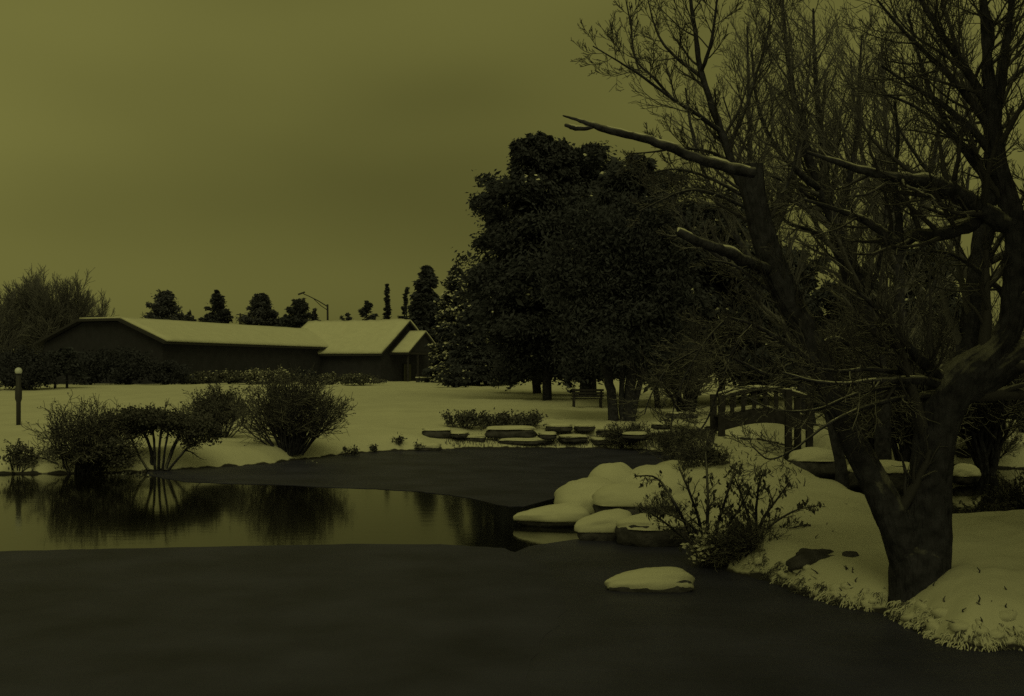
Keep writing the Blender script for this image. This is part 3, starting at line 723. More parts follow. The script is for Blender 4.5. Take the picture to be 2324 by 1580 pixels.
conifer('cedar', 'low dark evergreen seen through the fork below the twin leaning stems', 1940, 660, q8, 115, 68, 'needle', 126, 189, 0.25, 'cedar', .5, .30, 'big dark evergreens on the lawn', .05, jitter=.6, soft=.5)
# three stems of one tree
q = GP(1412, 955)
e = thing('multi_stem_tree', 'dark tree with several splayed trunks in front of the park bench', 'tree', tuple(q))
tb = Tubes(); rng = random.Random(70); D = q[1]
for cps in ([(1393, 962, 26), (1388, 900, 22), (1376, 840, 20), (1360, 740, 16), (1345, 600, 10), (1335, 480, 6)], [(1412, 960, 14), (1410, 900, 13), (1412, 820, 12), (1405, 700, 9), (1400, 560, 6)],
            [(1424, 963, 30), (1428, 900, 25), (1434, 830, 22), (1440, 720, 17), (1450, 590, 11), (1455, 470, 6)], [(1432, 960, 16), (1446, 890, 14), (1466, 820, 12), (1500, 720, 9), (1530, 620, 6)]):
    tb = Tubes(); limb(tb, cps, D, 4, 8, rng); tb.build('trunk', M['bark'], e)
rs = np.random.RandomState(70); mb = MB()
for (cu, cv, ru, rv, n) in ((1350, 640, 110, 190, 26000), (1470, 640, 110, 190, 26000), (1410, 760, 150, 80, 20000)):
    c = P(cu, cv, D); C = clump_points(rs, n, c, (px(ru, D), px(ru, D) * .8, px(rv, D)), 70, .2, .15)
    tri_cloud(mb, C, .085, rs, aspect=2.6, dirs=rs.normal(0, 1, size=(len(C), 3)) + np.array((0, 0, -.4)))
mb.build('crown', M['needle'], e)

q = GP(1332, 924); bench('park_bench', 'dark slatted park bench under the big evergreens', q, px(72, q[1]), math.pi + .05, snow=False)

# ------------------------------------------------------------------ shrubs on the far shore, left
q = GP(38, 1070); shrub('shrub', 'small twiggy shrub at the left edge of the far shore', q, px(100, q[1]), px(78, q[1]), 81, 16, 'twig', 500, .045, leafm='leaf', group='shrubs on the far shore')
q = GP(185, 1072); D = q[1]
shrub('shrub', 'sprawling bare branched shrub reaching out over the left shore', q, px(262, D), px(170, D), 82, 52, 'twig', 1500, .034, 1.1, n2=9, n3=6, upright=.1, group='shrubs on the far shore', wig=.2, fan=.9)
bush_mass('bush', 'low dense bush under the sprawling bare shrub', 225, 1074, 230, 84, 83, 8000, .042, 'leaf', .02, group='low bushes at the waterline', D=D + .1)
# mushroom shaped shrub
q = GP(345, 1066); D = q[1]
e = thing('spreading_shrub', 'flat topped shrub with a dense canopy on bare curved stems', 'shrub', tuple(q), 'shrubs on the far shore')
rng = random.Random(84); tb = [Tubes(), Tubes()]
CF = dict(seg=[4, 4, 3], wig=[.1, .2, .25], up=[.0, .02, .02], n=[7, 6, 0], ang=[50, 45, 45], len=[.5, .5], t0=[.5, .15], side=[5, 4, 3], rr=.6, rmin=.006)
for cps in ([(345, 1068, 9), (342, 1020, 8), (322, 978, 7), (285, 955, 5), (250, 948, 3)], [(352, 1068, 6), (350, 1010, 6), (345, 965, 5), (335, 935, 3)], [(360, 1068, 7), (362, 1010, 6), (368, 965, 5), (372, 930, 3)],
            [(368, 1068, 6), (376, 1010, 5), (386, 965, 5), (400, 930, 3)], [(375, 1068, 9), (392, 1020, 8), (412, 980, 6), (440, 960, 4), (470, 962, 3)], [(338, 1068, 7), (318, 1040, 6), (300, 1000, 5), (280, 975, 4)], [(380, 1068, 7), (405, 1040, 6), (430, 1012, 5), (455, 1000, 3)]):
    st_ = Tubes(); pth = limb(st_, [(a, b_, c_, rng.uniform(-.25, .25)) for a, b_, c_ in cps], D, 4, 6, rng); st_.build('stem', M['bark'], e)
    spawn(tb, pth[0], pth[1], pth[2], 1.3, 0, CF, rng, 9)
tb[1].build('twigs', M['twig'], e)
rs = np.random.RandomState(84); mb = MB()
for (cu, cv, ru, rv, n) in ((350, 948, 90, 28, 6000), (296, 962, 56, 28, 2600), (410, 965, 66, 30, 3400), (450, 985, 46, 32, 2000)):
    C = clump_points(rs, n, P(cu, cv, D), (px(ru, D), px(ru, D) * .8, px(rv, D)), 40, .28, .3); tri_cloud(mb, C, .048, rs)
mb.build('leaves', M['leaf'], e)
bush_mass('bush', 'low dark bush at the feet of the flat topped shrub', 345, 1075, 230, 50, 85, 6500, .042, 'leaf', .02, group='low bushes at the waterline', D=D - 1.2)
q = GP(500, 1000); q = np.array((px(500 - UC, 36.5), 36.5, gz(px(500 - UC, 36.5), 36.5)))
shrub('shrub', 'round topped shrub behind the gap in the shore planting', q, px(200, 36.5), px(116, 36.5), 86, 54, 'twig', 5200, .045, n2=9, n3=6, group='shrubs on the far shore', clear=.40, upright=.35)
q = GP(655, 1046); D = q[1] + .4; q = np.array((px(660 - UC, D), D, gz(px(660 - UC, D), D)))
shrub('shrub', 'large fan shaped shrub, the tallest on the far shore', q, px(272, D), px(184, D), 87, 84, 'twig', 1600, .04, 1.05, n2=8, n3=6, group='shrubs on the far shore', upright=.0, fan=.92, wig=.09)
bush_mass('bush', 'snow flecked low bush at the foot of the fan shaped shrub', 690, 1044, 160, 42, 88, 3600, .045, 'leaf', .30, group='low bushes at the waterline', D=D - .9)
for u, vb, w, h, s, lb in [(792, 1034, 44, 24, 89, 'small dark shoreline plant right of the fan shaped shrub'), (848, 1026, 18, 12, 90, 'tiny tuft on the shoreline snow between two small plants'), (900, 1014, 38, 24, 91, 'small twiggy plant on the snow left of the stone ledge'),
                           (950, 1022, 26, 16, 95, 'small leafy tuft at the left end of the stone ledge')]:
    q = GP(u, vb); shrub('low_plant', lb, q, px(w, q[1]), px(h, q[1]), s, 12, 'twig', 160, .05, lvl=2, n2=4, group='low plants on the far shore', cat='plant')

# ------------------------------------------------------------------ stone ledges on the far shore
def blob(c, r, seed, n=28, m=16, e=2.6, rough=.10, freq=2.1, rz=0.0, cut=None, taper=0.0):
    """rounded block: super-ellipsoid with noise; returns verts, quads"""
    v = []; cz, sz = math.cos(rz), math.sin(rz)
    sg = lambda a, p: math.copysign(abs(a) ** p, a)
    for j in range(m + 1):
        ph = -math.pi / 2 + math.pi * j / m
        for i in range(n):
            th = 2 * math.pi * i / n
            x = sg(math.cos(ph), 2 / e) * sg(math.cos(th), 2 / e); y = sg(math.cos(ph), 2 / e) * sg(math.sin(th), 2 / e); z = sg(math.sin(ph), 2 / e)
            k = 1 + rough * 2.4 * float(fbm(x * freq + seed * 3.1 + 9, y * freq + z * freq * 1.3 + seed * 1.7, 3))
            tp = 1 - taper * (1 - x) / 2
            x, y, z = x * r[0] * k, y * r[1] * k * tp, z * r[2] * k * (tp if z > 0 else 1)
            if cut is not None and z < cut: z = cut + (z - cut) * .12
            v.append((c[0] + cz * x - sz * y, c[1] + sz * x + cz * y, c[2] + z))
    f = [(j * n + i, j * n + (i + 1) % n, (j + 1) * n + (i + 1) % n, (j + 1) * n + i) for j in range(m) for i in range(n)]
    return v, f
def boulder(name, label, c, r, seed, cap=.12, rz=0.0, e=2.6, group=None, over=1.08, capz=.25, rough=.17, cat='boulder', taper=0.0, lip=0.0):
    """rock with a pillow of snow on it; c = centre of the rock"""
    t = thing(name, label, cat, (c[0], c[1], c[2] - r[2]), group)
    v, f = blob(c, r, seed, e=e, rz=rz, rough=rough, taper=taper); mb = MB(); mb.add(v, f); mb.build('rock', M['rock'], t, True)
    if cap:
        v, f = blob((c[0], c[1], c[2] + r[2] * capz), (r[0] * over, r[1] * over, r[2] * (1 - capz) + cap), seed, 44, 26, e=2.15 if cat == 'boulder' else e, rz=rz, rough=rough * .6, cut=-lip, taper=taper)
        mb = MB(); mb.add(v, f); mb.build('snow_cap', M['snow'], t, True)
    return t
D = 40.5
def ledge(u0, u1, v0, v1, label, seed, cap=.1, d=39.2, over=.98, capz=.85, depth=.5):
    c = (P(u0, v0, d) + P(u1, v1, d)) / 2; r = (px(u1 - u0, d) / 2, depth, px(v1 - v0, d) / 2)
    boulder('ledge_stone', label, c, r, seed, cap, (seed * 37 % 11 - 5) * .05, 3.0 + (seed % 5) * .3, 'flat stones of the far ledge', over, capz, .16, 'stone', taper=(seed % 4) * .12)
ledge(958, 1024, 974, 994, 'flat dark stone with thin snow at the left end of the ledge', 101, .07)
ledge(1100, 1216, 972, 994, 'large flat stone with a thick snow pillow on its left half', 102, .10)
ledge(1040, 1102, 991, 1004, 'low dark stone left of the large flat one', 103, .09)
ledge(1240, 1296, 966, 978, 'small flat stone behind the right end of the ledge', 104, .10, 41.5)
ledge(1302, 1350, 966, 978, 'dark stone at the right end of the ledge', 105, .07, 41.5)
ledge(1130, 1250, 998, 1010, 'low snow covered stone under the large flat one', 106, .10, 39.0)
ledge(960, 1038, 996, 1010, 'low snowy stone under the left dark one', 107, .10, 39.4)
ledge(940, 1000, 1014, 1026, 'snow covered slab lying at the waterline', 108, .14, 37.6, depth=.35)
ledge(1514, 1578, 937, 950, 'dark flat stone left of the bridge', 109, .03, 42.0)
ledge(1600, 1640, 965, 978, 'dark stone at the left foot of the bridge', 110, .05, 39.5)
for i, (u0, u1, v0, v1, lb) in enumerate([(1024, 1062, 982, 993, 'small snow topped stone behind the gap in the ledge'), (1222, 1262, 984, 997, 'rough snow topped stone right of the large flat one'), (1268, 1330, 990, 1004, 'long low snowy stone near the water at the right of the ledge'),
        (1352, 1402, 974, 988, 'snow topped stone below the splayed trunks'), (1340, 1392, 996, 1008, 'low stone at the water below the splayed trunks'), (1412, 1468, 984, 999, 'broken dark stone in the undergrowth right of the splayed trunks'), (1478, 1520, 962, 975, 'small dark stone in the undergrowth left of the bridge'), (1560, 1606, 985, 999, 'snowy stone at the corner of the pond near the bridge')]):
    ledge(u0, u1, v0, v1, lb, 160 + i, .07, 39.0 if u0 < 1400 else 37.5)
def tufts(name, label, u0, u1, v0, v1, n, hgt, seed, d0, d1, m='dry_grass', cat='grass', lean=0.0):
    """many thin upright blades"""
    rng = random.Random(seed); t = Tubes()
    for k in range(n):
        d = rng.uniform(d0, d1); u = rng.uniform(u0, u1); x = px(u - UC, d); z = gz(x, d)
        if z <= 0.02: continue
        h = hgt * rng.uniform(.5, 1.1); a = rng.gauss(lean, .35); b_ = rng.gauss(0, .3)
        p = Vector((x, d, z - .03)); t.add([p, p + Vector((a * h * .3, b_ * h * .3, h * .6)), p + Vector((a * h, b_ * h, h * .9))], [.012, .009, .004], 3)
    o = t.build(name, M[m], None); return tag(o, label, cat, kind='stuff')
for u, v, w, h, s, lb in [(1055, 978, 92, 30, 111, 'dark dry bush behind the left end of the ledge'), (1125, 974, 70, 28, 112, 'dry bush behind the large flat stone'), (1190, 972, 84, 26, 113, 'low dry bush behind the right part of the large flat stone')]:
    q = np.array((px(u - UC, 42), 42, gz(px(u - UC, 42), 42))); shrub('dry_bush', lb, q, px(w + 34, 42), px(h + 8, 42), s, 34, 'twig', 900, .07, lvl=2, n2=6, group='dry bushes behind the ledge', cat='bush')
tufts('dry_grass', 'dry grass poking through the snow along the far shoreline', 1010, 1420, 0, 0, 1400, .20, 114, 38.0, 40.5, 'twig')
tufts('undergrowth', 'dark undergrowth on the far bank between the splayed trunks and the bridge', 1370, 1620, 0, 0, 3800, .26, 118, 33.5, 40.5, 'twig', 'undergrowth')
for u, v, w, h, s, lb in [(1420, 1012, 130, 62, 115, 'tangled dark brush on the far shore below the splayed trunks'), (1530, 1026, 200, 56, 116, 'tangled dark brush left of the bridge'), (1600, 1056, 150, 46, 117, 'dark brush at the corner of the pond below the bridge')]:
    q = GP(u, v); shrub('brush', lb, q, px(w, q[1]), px(h, q[1]), s, 44, 'twig', 150, .04, n2=8, n3=5, upright=-.1, group='brush on the far shore', cat='brush')

# ------------------------------------------------------------------ arched footbridge
def footbridge():
    D = 36.6; x0, x1 = px(1637 - UC, D), px(1836 - UC, D); L = x1 - x0; wid = 1.5
    e = thing('footbridge', 'small arched wooden footbridge with snow on its rails', 'bridge', (x0, D, .3))
    zf = lambda t, z0, rise: z0 + rise * math.sin(math.pi * min(max(t, 0), 1))
    arc = lambda y, z0, rise, h, w: (y, z0, rise, h, w)
    def beam(name, y, z0, rise, h, w, m, t0=0, t1=1, n=16, smooth=False, lump=0, ext=0):
        v = []; 
        for i in range(n + 1):
            t = t0 + (t1 - t0) * i / n; z = zf(t, z0, rise); hh = h * (1 if not lump else (.8 + .4 * math.sin(i * 2.1) * lump)); 
            if lump and i in (0, n): hh *= .4
            for (a, b_) in ((-w / 2, 0), (w / 2, 0), (w / 2 * (.6 if lump else 1), hh), (-w / 2 * (.6 if lump else 1), hh)): v.append((x0 + L * t, y + a, z + b_))
        f = [(i * 4 + j, (i + 1) * 4 + j, (i + 1) * 4 + (j + 1) % 4, i * 4 + (j + 1) % 4) for i in range(n) for j in range(4)] + [(0, 1, 2, 3), (n * 4 + 3, n * 4 + 2, n * 4 + 1, n * 4)]
        mb = MB(); mb.add(v, f); return mb.build(name, m, e, smooth)
    for y in (D, D + wid): beam('stringer', y, .70, .26, .44, .14, M['timber'])
    for k in range(22):
        t = (k + .5) / 22; z = zf(t, 1.13, .26); mb = MB(); mb.box((x0 + L * t, D + wid / 2, z), (L / 22 * .9, wid - .05, .05), ax=(1, 0, .34 * math.pi * math.cos(math.pi * t) / L)); mb.build('plank', M['timber'], e)
    beam('deck_snow', D + wid / 2, 1.17, .26, .08, wid - .25, M['snow'], .02, .98, 16, True, .3)
    for y, nm in ((D, 'near'), (D + wid, 'far')):
        beam('rail', y, 1.72, .28, .09, .12, M['timber'], -.02, 1.02)
        beam('rail_snow', y, 1.815, .28, .075, .13, M['snow'], -.01, 1.01, 24, True, .35)
        for t in (0.0, 1.0, .76) if y == D else (0.0, 1.0):
            mb = MB(); mb.box((x0 + L * t, y, (.0 + zf(t, 1.80, .28)) / 2), (.20, .20, zf(t, 1.80, .28) + .1)); mb.build('post', M['timber'], e)
        for k in range(1, 8):
            t = k / 8; zb, zt = zf(t, .95, .26), zf(t, 1.72, .28)
            mb = MB(); mb.box((x0 + L * t, y + .05, (zb + zt) / 2), (.13, .05, zt - zb)); mb.build('baluster', M['timber'], e)
footbridge()

# ------------------------------------------------------------------ snow capped boulders in the pond
GB = 'snow capped boulders by the near bank'
boulder('boulder', 'low flat snow capped boulder, the leftmost, pointing into the dark water', (px(1252 - UC, 19.3), 19.3, .11), (.58, .42, .17), 121, .15, .08, 2.4, GB, 1.12, .3, .12, taper=.7, lip=.07)
boulder('boulder', 'rounded snow capped boulder with a dark hollow right behind the leftmost flat one', (px(1340 - UC, 20.0), 20.0, .24), (.60, .55, .34), 122, .20, 0, 2.3, GB, 1.1, .2, .14, taper=.15, lip=.14)
boulder('boulder', 'tall snow capped boulder at the back top of the pile', (px(1392 - UC, 21.3), 21.3, .32), (.48, .5, .38), 123, .20, .2, 2.3, GB, 1.08, .2, .12, lip=.16)
boulder('boulder', 'large rounded boulder with a grey bare flank in the middle of the pile', (px(1432 - UC, 19.1), 19.1, .24), (.66, .52, .38), 124, .12, -.2, 2.2, GB, 1.02, .45, .12, lip=.02)
boulder('boulder', 'snow capped boulder at the back right of the pile below the leaning bush', (px(1490 - UC, 21.2), 21.2, .30), (.66, .6, .36), 125, .20, 0, 2.3, GB, 1.1, .2, .12, lip=.16)
boulder('boulder', 'slanting snow capped boulder in front of the pile', (px(1372 - UC, 17.7), 17.7, .13), (.46, .34, .27), 126, .13, .3, 2.3, GB, 1.1, .25, .12, taper=.55, lip=.06)
boulder('boulder', 'dark boulder with little snow left of the leafy bush', (px(1492 - UC, 17.2), 17.2, .12), (.62, .40, .27), 127, .06, -.1, 2.5, GB, 1.0, .5, .16)
boulder('boulder', 'flat snow covered boulder standing alone in the water', (px(1474 - UC, 13.6), 13.6, .03), (.51, .27, .14), 128, .13, .05, 3.0, GB, 1.05, .35, .16, taper=.42, lip=.05)
q = GP(1850, 1266); boulder('boulder', 'dark boulder standing in for the shaded cavity under the near bank snow', (q[0], q[1] + .05, q[2] - .06), (.30, .24, .16), 129, 0, .3, 2.2, GB, rough=.3)  # dark rock added for the shadowed cavity under the snow brow
q = GP(1932, 1262); boulder('boulder', 'small dark stone standing in for a dark hole in the snowy bank left of the tree', (q[0], q[1] + .03, q[2] - .02), (.10, .09, .07), 134, 0, .1, 2.4, GB, rough=.16)  # dark rock put where the bank has only a shaded hole
boulder('boulder', 'dark snow edged boulder in the stream seen through the fork of the tree', (px(2000 - UC, 25), 25, .25), (.75, .5, .35), 130, .06, 0, 2.6, GB, 1.03, .5)
boulder('boulder', 'small snow capped boulder on the stream bank right of the tree trunk', (px(2190 - UC, 26), 26, .2), (.30, .25, .18), 131, .12, 0, 2.6, GB, 1.1, .2)
boulder('boulder', 'snow edged boulder on the far stream bank behind the right fork', (px(2205 - UC, 31.5), 31.5, .45), (.55, .4, .3), 132, .14, 0, 2.6, GB, 1.1, .2)
boulder('boulder', 'dark boulder under the snowy lip of the bank below the bridge', (px(1850 - UC, 28.0), 28.0, .3), (.62, .4, .34), 133, .1, 0, 2.6, GB, 1.05, .4)

# ------------------------------------------------------------------ leafy bushes by the near bank
def leafy(name, label, foot, stems, D, seed, spray, leaves, L=.46, leaf=.042, base_w=6):
    rng = random.Random(seed); rs = np.random.RandomState(seed)
    q = P(*foot, D); q[2] = max(gz(q[0], q[1]), 0.0); e = thing(name, label, 'bush', tuple(q), 'leafy bushes on the near bank')
    tb = [Tubes(), Tubes()]
    c = dict(seg=[5, 4, 3], wig=[.1, .16, .2], up=[.03, .03, .03], n=[8, 6, 0], ang=[38, 42, 40], len=[.55, .55], t0=[.25, .2], side=[6, 4, 3], rr=.5, rmin=.003)
    for s in stems:
        cps = [(foot[0] + rng.uniform(-6, 6), foot[1] + 8, base_w, rng.uniform(-.08, .08))]
        for (u, v, w) in s: cps.append((u, v, w, rng.uniform(-.35, .35) * (foot[1] - v) / 150))
        pth = limb(tb[0], cps, D, 4, 6, rng); spawn(tb, *pth, L, 0, c, rng, spray)
    tb[0].build('stems', M['bark'], e); tb[1].build('twigs', M['twig'], e)
    ends = np.array([tuple(it[0][-1]) for items in tb[1].b.values() for it in items] + [tuple(it[0][len(it[0]) // 2]) for items in tb[1].b.values() for it in items])
    C = ends[rs.randint(0, len(ends), leaves)] + rs.normal(0, .018, size=(leaves, 3)) + np.array((0, 0, -.02))
    mb = MB(); tri_cloud(mb, C, leaf, rs, aspect=2.0, dirs=rs.normal(0, .5, size=(leaves, 3)) + np.array((0, 0, -1))); mb.build('leaves', M['leaf'], e)
leafy('bush', 'tall leaning bush with a few hanging leaves beside the boulder pile', (1600, 1282), [
    [(1570, 1220, 9), (1530, 1140, 7), (1490, 1085, 5), (1440, 1080, 3)], [(1590, 1200, 8), (1565, 1120, 6), (1540, 1060, 4)], [(1605, 1190, 8), (1605, 1100, 6), (1600, 1020, 4)],
    [(1625, 1200, 7), (1650, 1120, 6), (1670, 1050, 4)], [(1560, 1230, 6), (1500, 1180, 5), (1450, 1150, 3)], [(1640, 1210, 6), (1680, 1150, 4), (1700, 1110, 3)], [(1580, 1210, 6), (1545, 1180, 5), (1500, 1160, 3)]], 15.4, 141, 15, 330)
leafy('bush', 'rounder leafy bush on the snow in front of the bridge', (1712, 1240), [
    [(1700, 1180, 7), (1680, 1120, 5), (1665, 1080, 3)], [(1715, 1170, 7), (1720, 1110, 5), (1730, 1075, 3)], [(1730, 1180, 7), (1765, 1130, 5), (1790, 1095, 3)],
    [(1740, 1200, 6), (1800, 1160, 4), (1845, 1150, 3)], [(1690, 1200, 6), (1650, 1160, 5), (1630, 1130, 3)], [(1740, 1215, 6), (1790, 1200, 4), (1830, 1190, 3)]], 15.9, 142, 15, 360)
q = np.array((px(1695 - UC, 14.9), 14.9, .05)); shrub('brush', 'tangled dark brush at the waterline below the leafy bushes', q, px(190, 14.9), px(120, 14.9), 143, 70, 'twig', 250, .03, n2=8, n3=5, rmin=.003, upright=0, wig=.22, group='brush by the near bank', cat='brush')
q = np.array((px(1612 - UC, 15.1), 15.1, .02)); shrub('brush', 'pale snow flecked brush at the foot of the tall leaning bush', q, px(90, 15.1), px(90, 15.1), 144, 40, 'twig', 200, .03, n2=6, n3=3, rmin=.003, snow=420, group='brush by the near bank', cat='brush')
q = np.array((px(1500 - UC, 17.4), 17.4, .25)); shrub('brush', 'thin bare brush growing over the dark boulder', q, px(150, 17.4), px(80, 17.4), 145, 22, 'twig', 160, .03, n2=6, n3=3, rmin=.003, group='brush by the near bank', cat='brush')
q = np.array((px(1560 - UC, 24.5), 24.5, .35)); shrub('brush', 'dark brush behind the boulder pile', q, px(170, 24.5), px(80, 24.5), 146, 36, 'twig', 60, .04, n2=8, n3=5, group='brush by the near bank', cat='brush')
for u, v, dd, w, h, s, lb in [(2235, 1180, 16.6, 190, 120, 147, 'pale dry arching brush on the stream edge right of the tree trunk'), (2170, 1185, 17.2, 90, 90, 148, 'dark brush close behind the right side of the tree trunk'), (2320, 1160, 18.5, 150, 150, 149, 'dark brush at the right edge beyond the snow mound'),
                              (2250, 1060, 31, 190, 75, 150, 'dark brush on the far stream bank at the right edge'), (1975, 1000, 34, 130, 120, 151, 'tangled brush behind the fork of the tree'), (2060, 1010, 33, 110, 130, 152, 'tangled brush close to the right fork of the tree')]:
    q = np.array((px(u - UC, dd), dd, max(gz(px(u - UC, dd), dd), 0))); shrub('brush', lb, q, px(w, dd), px(h, dd), s, 46, 'twig', 500, .04, n2=7, n3=3, rmin=.004, group='brush along the stream', cat='brush')

# ------------------------------------------------------------------ the big snowy tree on the near bank
DT = 12.2; rng = random.Random(200)
tb_tw = Tubes(); snow_t = Tubes()
root = P(2090, 1362, DT); root[2] = gz(root[0], root[1])
tree = thing('willow_tree', 'big forked dark tree with snow on its broken limbs on the near bank', 'tree', tuple(root))
SPR = dict(seg=[6, 6, 5, 4], wig=[.1, .10, .12, .16], up=[.05, .10, .08, .05], n=[8, 7, 4, 0], ang=[55, 36, 34, 34], len=[1, .52, .5], t0=[.1, .18, .15], side=[6, 5, 4, 3], rr=.42, rmin=.003, taper=.3)
def main_limb(name, cps, sprouts=0, L=1.4, side=12, cap=False, snow=.8, per=5, cover=.96):
    t = Tubes(); pth = limb(t, cps, DT, per, side, rng, .03, cap); t.build(name, M['bark'], tree)
    if snow and cps[0][2] < 33 and name == 'limb': snow, cover = snow * .72, .70
    if snow: snow_on(snow_t, pth, rng, 7, snow, cover)
    if sprouts: spawn([tb_tw, tb_tw], *pth, L, 0, SPR, rng, sprouts)
    return pth
body = MB()
solid_tube(body, [(2097, 1440, 210), (2095, 1385, 166), (2091, 1340, 142), (2087, 1290, 132), (2084, 1250, 112), (2082, 1222, 70)], DT)
for cps, n_, L_, sa in (([(2076, 1330, 84), (2058, 1258, 84), (2028, 1180, 78), (1988, 1100, 66, .1), (1945, 1020, 62, .2), (1905, 930, 60, .3), (1862, 830, 60, .4), (1822, 740, 60, .5), (1785, 670, 60, .5), (1750, 590, 58, .5), (1724, 500, 54, .5), (1709, 430, 54, .5), (1702, 372, 56, .5)], 5, .8, .5),
                    ([(2096, 1330, 104), (2101, 1255, 106), (2106, 1160, 99), (2112, 1060, 94), (2125, 970, 94), (2150, 900, 100), (2187, 855, 96), (2225, 825, 82), (2262, 788, 62), (2291, 740, 56), (2302, 660, 54), (2307, 580, 52), (2304, 514, 50), (2284, 440, 44), (2262, 370, 40), (2254, 300, 38), (2248, 230, 32), (2240, 150, 24), (2236, 70, 20), (2228, -20, 16), (2220, -120, 12)], 12, 1.5, .45),
                    ([(2165, 885, 88), (2240, 852, 80), (2300, 815, 70), (2380, 770, 60), (2480, 700, 50), (2540, 560, 40), (2560, 380, 30), (2570, 200, 18)], 6, 1.4, .55)):
    pth = solid_tube(body, cps, DT); snow_on(snow_t, pth, rng, 7, sa, .9); spawn([tb_tw, tb_tw], *pth, L_, 0, SPR, rng, n_)
fuse(body, 'trunk', M['bark'], tree, .014, .036)
main_limb('limb', [(2256, 285, 22), (2275, 170, 18), (2290, 50, 14), (2300, -80, 10)], 7, 1.2, 8)
main_limb('limb', [(2250, 255, 26), (2205, 180, 20), (2150, 100, 16), (2100, 20, 12), (2060, -60, 8)], 12, 1.1, 8)
main_limb('limb', [(2252, 300, 22), (2180, 200, 16), (2110, 130, 12), (2040, 60, 8), (1990, 0, 5)], 11, 1.0, 8)
main_limb('limb', [(2258, 360, 22), (2200, 290, 17), (2120, 225, 13), (2060, 190, 9), (2000, 150, 6)], 10, 1.0, 8)
main_limb('limb', [(2262, 400, 20), (2210, 350, 15), (2150, 300, 11), (2080, 245, 8), (2010, 215, 5)], 9, .9, 8)
main_limb('limb', [(2238, 140, 16), (2250, 80, 14), (2230, 0, 11), (2190, -70, 8)], 8, 1.0, 7)
main_limb('broken_limb', [(1712, 392, 24), (1655, 381, 25), (1590, 362, 23), (1520, 335, 21), (1450, 312, 18), (1385, 297, 17), (1345, 285, 13), (1310, 272, 8), (1278, 263, 4)], 0, side=10, cap=True, snow=.62, cover=.88)
main_limb('broken_limb', [(1352, 286, 9), (1325, 292, 10), (1300, 290, 11), (1282, 284, 8)], 0, side=8, cap=True, snow=.8, per=4)
main_limb('broken_limb', [(1740, 612, 26, .4), (1690, 592, 27, .2), (1640, 570, 25, 0), (1585, 548, 22, -.2), (1538, 527, 20, -.3)], 2, .5, 10, True, .65, cover=.85)
main_limb('limb', [(2306, 525, 40), (2268, 502, 44), (2225, 478, 42), (2180, 446, 40, -.1), (2130, 420, 34, -.2), (2070, 408, 28, -.3), (2010, 400, 22, -.4), (1950, 385, 17, -.4), (1890, 365, 12, -.5), (1830, 345, 7, -.5)], 16, 1.1, 12, False, .66, cover=.85)
main_limb('limb', [(2232, 488, 34, .1), (2190, 514, 34, .1), (2130, 532, 30, .2), (2072, 536, 30, .3), (2040, 552, 34, .3), (2005, 532, 22, .3), (1970, 505, 18, .3), (1930, 488, 14, .3), (1880, 470, 10, .3), (1820, 452, 6, .3)], 16, 1.0, 12, False, .66, cover=.85)
main_limb('limb', [(2042, 560, 24, .3), (2038, 490, 16, .3), (2030, 410, 12, .3), (2036, 320, 9, .3), (2030, 230, 6, .3)], 10, .9, 8)
main_limb('limb', [(2152, 878, 32), (2110, 838, 30, -.1), (2068, 795, 23, -.2), (2028, 748, 18, -.3), (1990, 703, 13, -.4), (1945, 660, 7, -.5)], 16, 0.92, 8)
main_limb('limb', [(2145, 872, 26), (2080, 862, 20, -.3), (2000, 864, 15, -.5), (1920, 872, 11, -.7), (1850, 866, 7, -.8), (1775, 845, 4, -.8)], 14, 0.80, 8)
main_limb('limb', [(2135, 878, 20), (2060, 850, 15, -.2), (1980, 838, 11, -.4), (1900, 842, 8, -.5), (1810, 830, 5, -.6)], 14, 0.80, 7)
main_limb('limb', [(2130, 895, 18), (2040, 905, 13, -.3), (1960, 925, 10, -.5), (1875, 965, 7, -.7), (1800, 1020, 5, -.8), (1745, 1042, 4, -.8), (1705, 1012, 3, -.8)], 12, 0.69, 7)
main_limb('limb', [(2128, 905, 14), (2040, 880, 11, -.2), (1940, 895, 8, -.4), (1850, 930, 6, -.5), (1760, 930, 4, -.6), (1690, 900, 3, -.6)], 12, 0.69, 6)
main_limb('limb', [(1862, 838, 18, .4), (1815, 800, 14, .3), (1760, 765, 11, .2), (1705, 735, 8, .1), (1650, 720, 5, 0)], 14, 0.80, 7)
main_limb('limb', [(1885, 880, 16, .4), (1820, 858, 12, .3), (1740, 850, 9, .2), (1660, 812, 6, .1), (1580, 795, 4, 0)], 14, 0.92, 7)
main_limb('limb', [(1822, 745, 16, .5), (1780, 690, 12, .5), (1720, 640, 9, .5), (1660, 600, 6, .5), (1600, 590, 4, .5)], 12, 0.80, 7)
main_limb('limb', [(1845, 800, 18, .4), (1890, 770, 14, .5), (1940, 790, 11, .6), (1995, 830, 8, .7), (2040, 850, 5, .8)], 9, 0.69, 7)
main_limb('limb', [(2299, 700, 18, .1), (2260, 650, 14, .2), (2200, 600, 10, .3), (2150, 575, 7, .4), (2090, 570, 4, .4)], 14, 0.80, 7)
main_limb('limb', [(1650, 720, 6, 0), (1600, 775, 5, -.1), (1556, 850, 4, -.2), (1530, 920, 3, -.2), (1522, 975, 3, -.2)], 16, 0.52, 6, snow=0)
main_limb('limb', [(1700, 735, 7, .1), (1660, 800, 6, 0), (1632, 880, 5, 0), (1600, 960, 4, 0), (1560, 1000, 3, 0)], 19, 0.52, 6, snow=0)
main_limb('limb', [(1580, 795, 5, 0), (1520, 830, 4, -.1), (1480, 890, 3, -.2), (1462, 940, 3, -.2)], 14, 0.46, 6, snow=0)
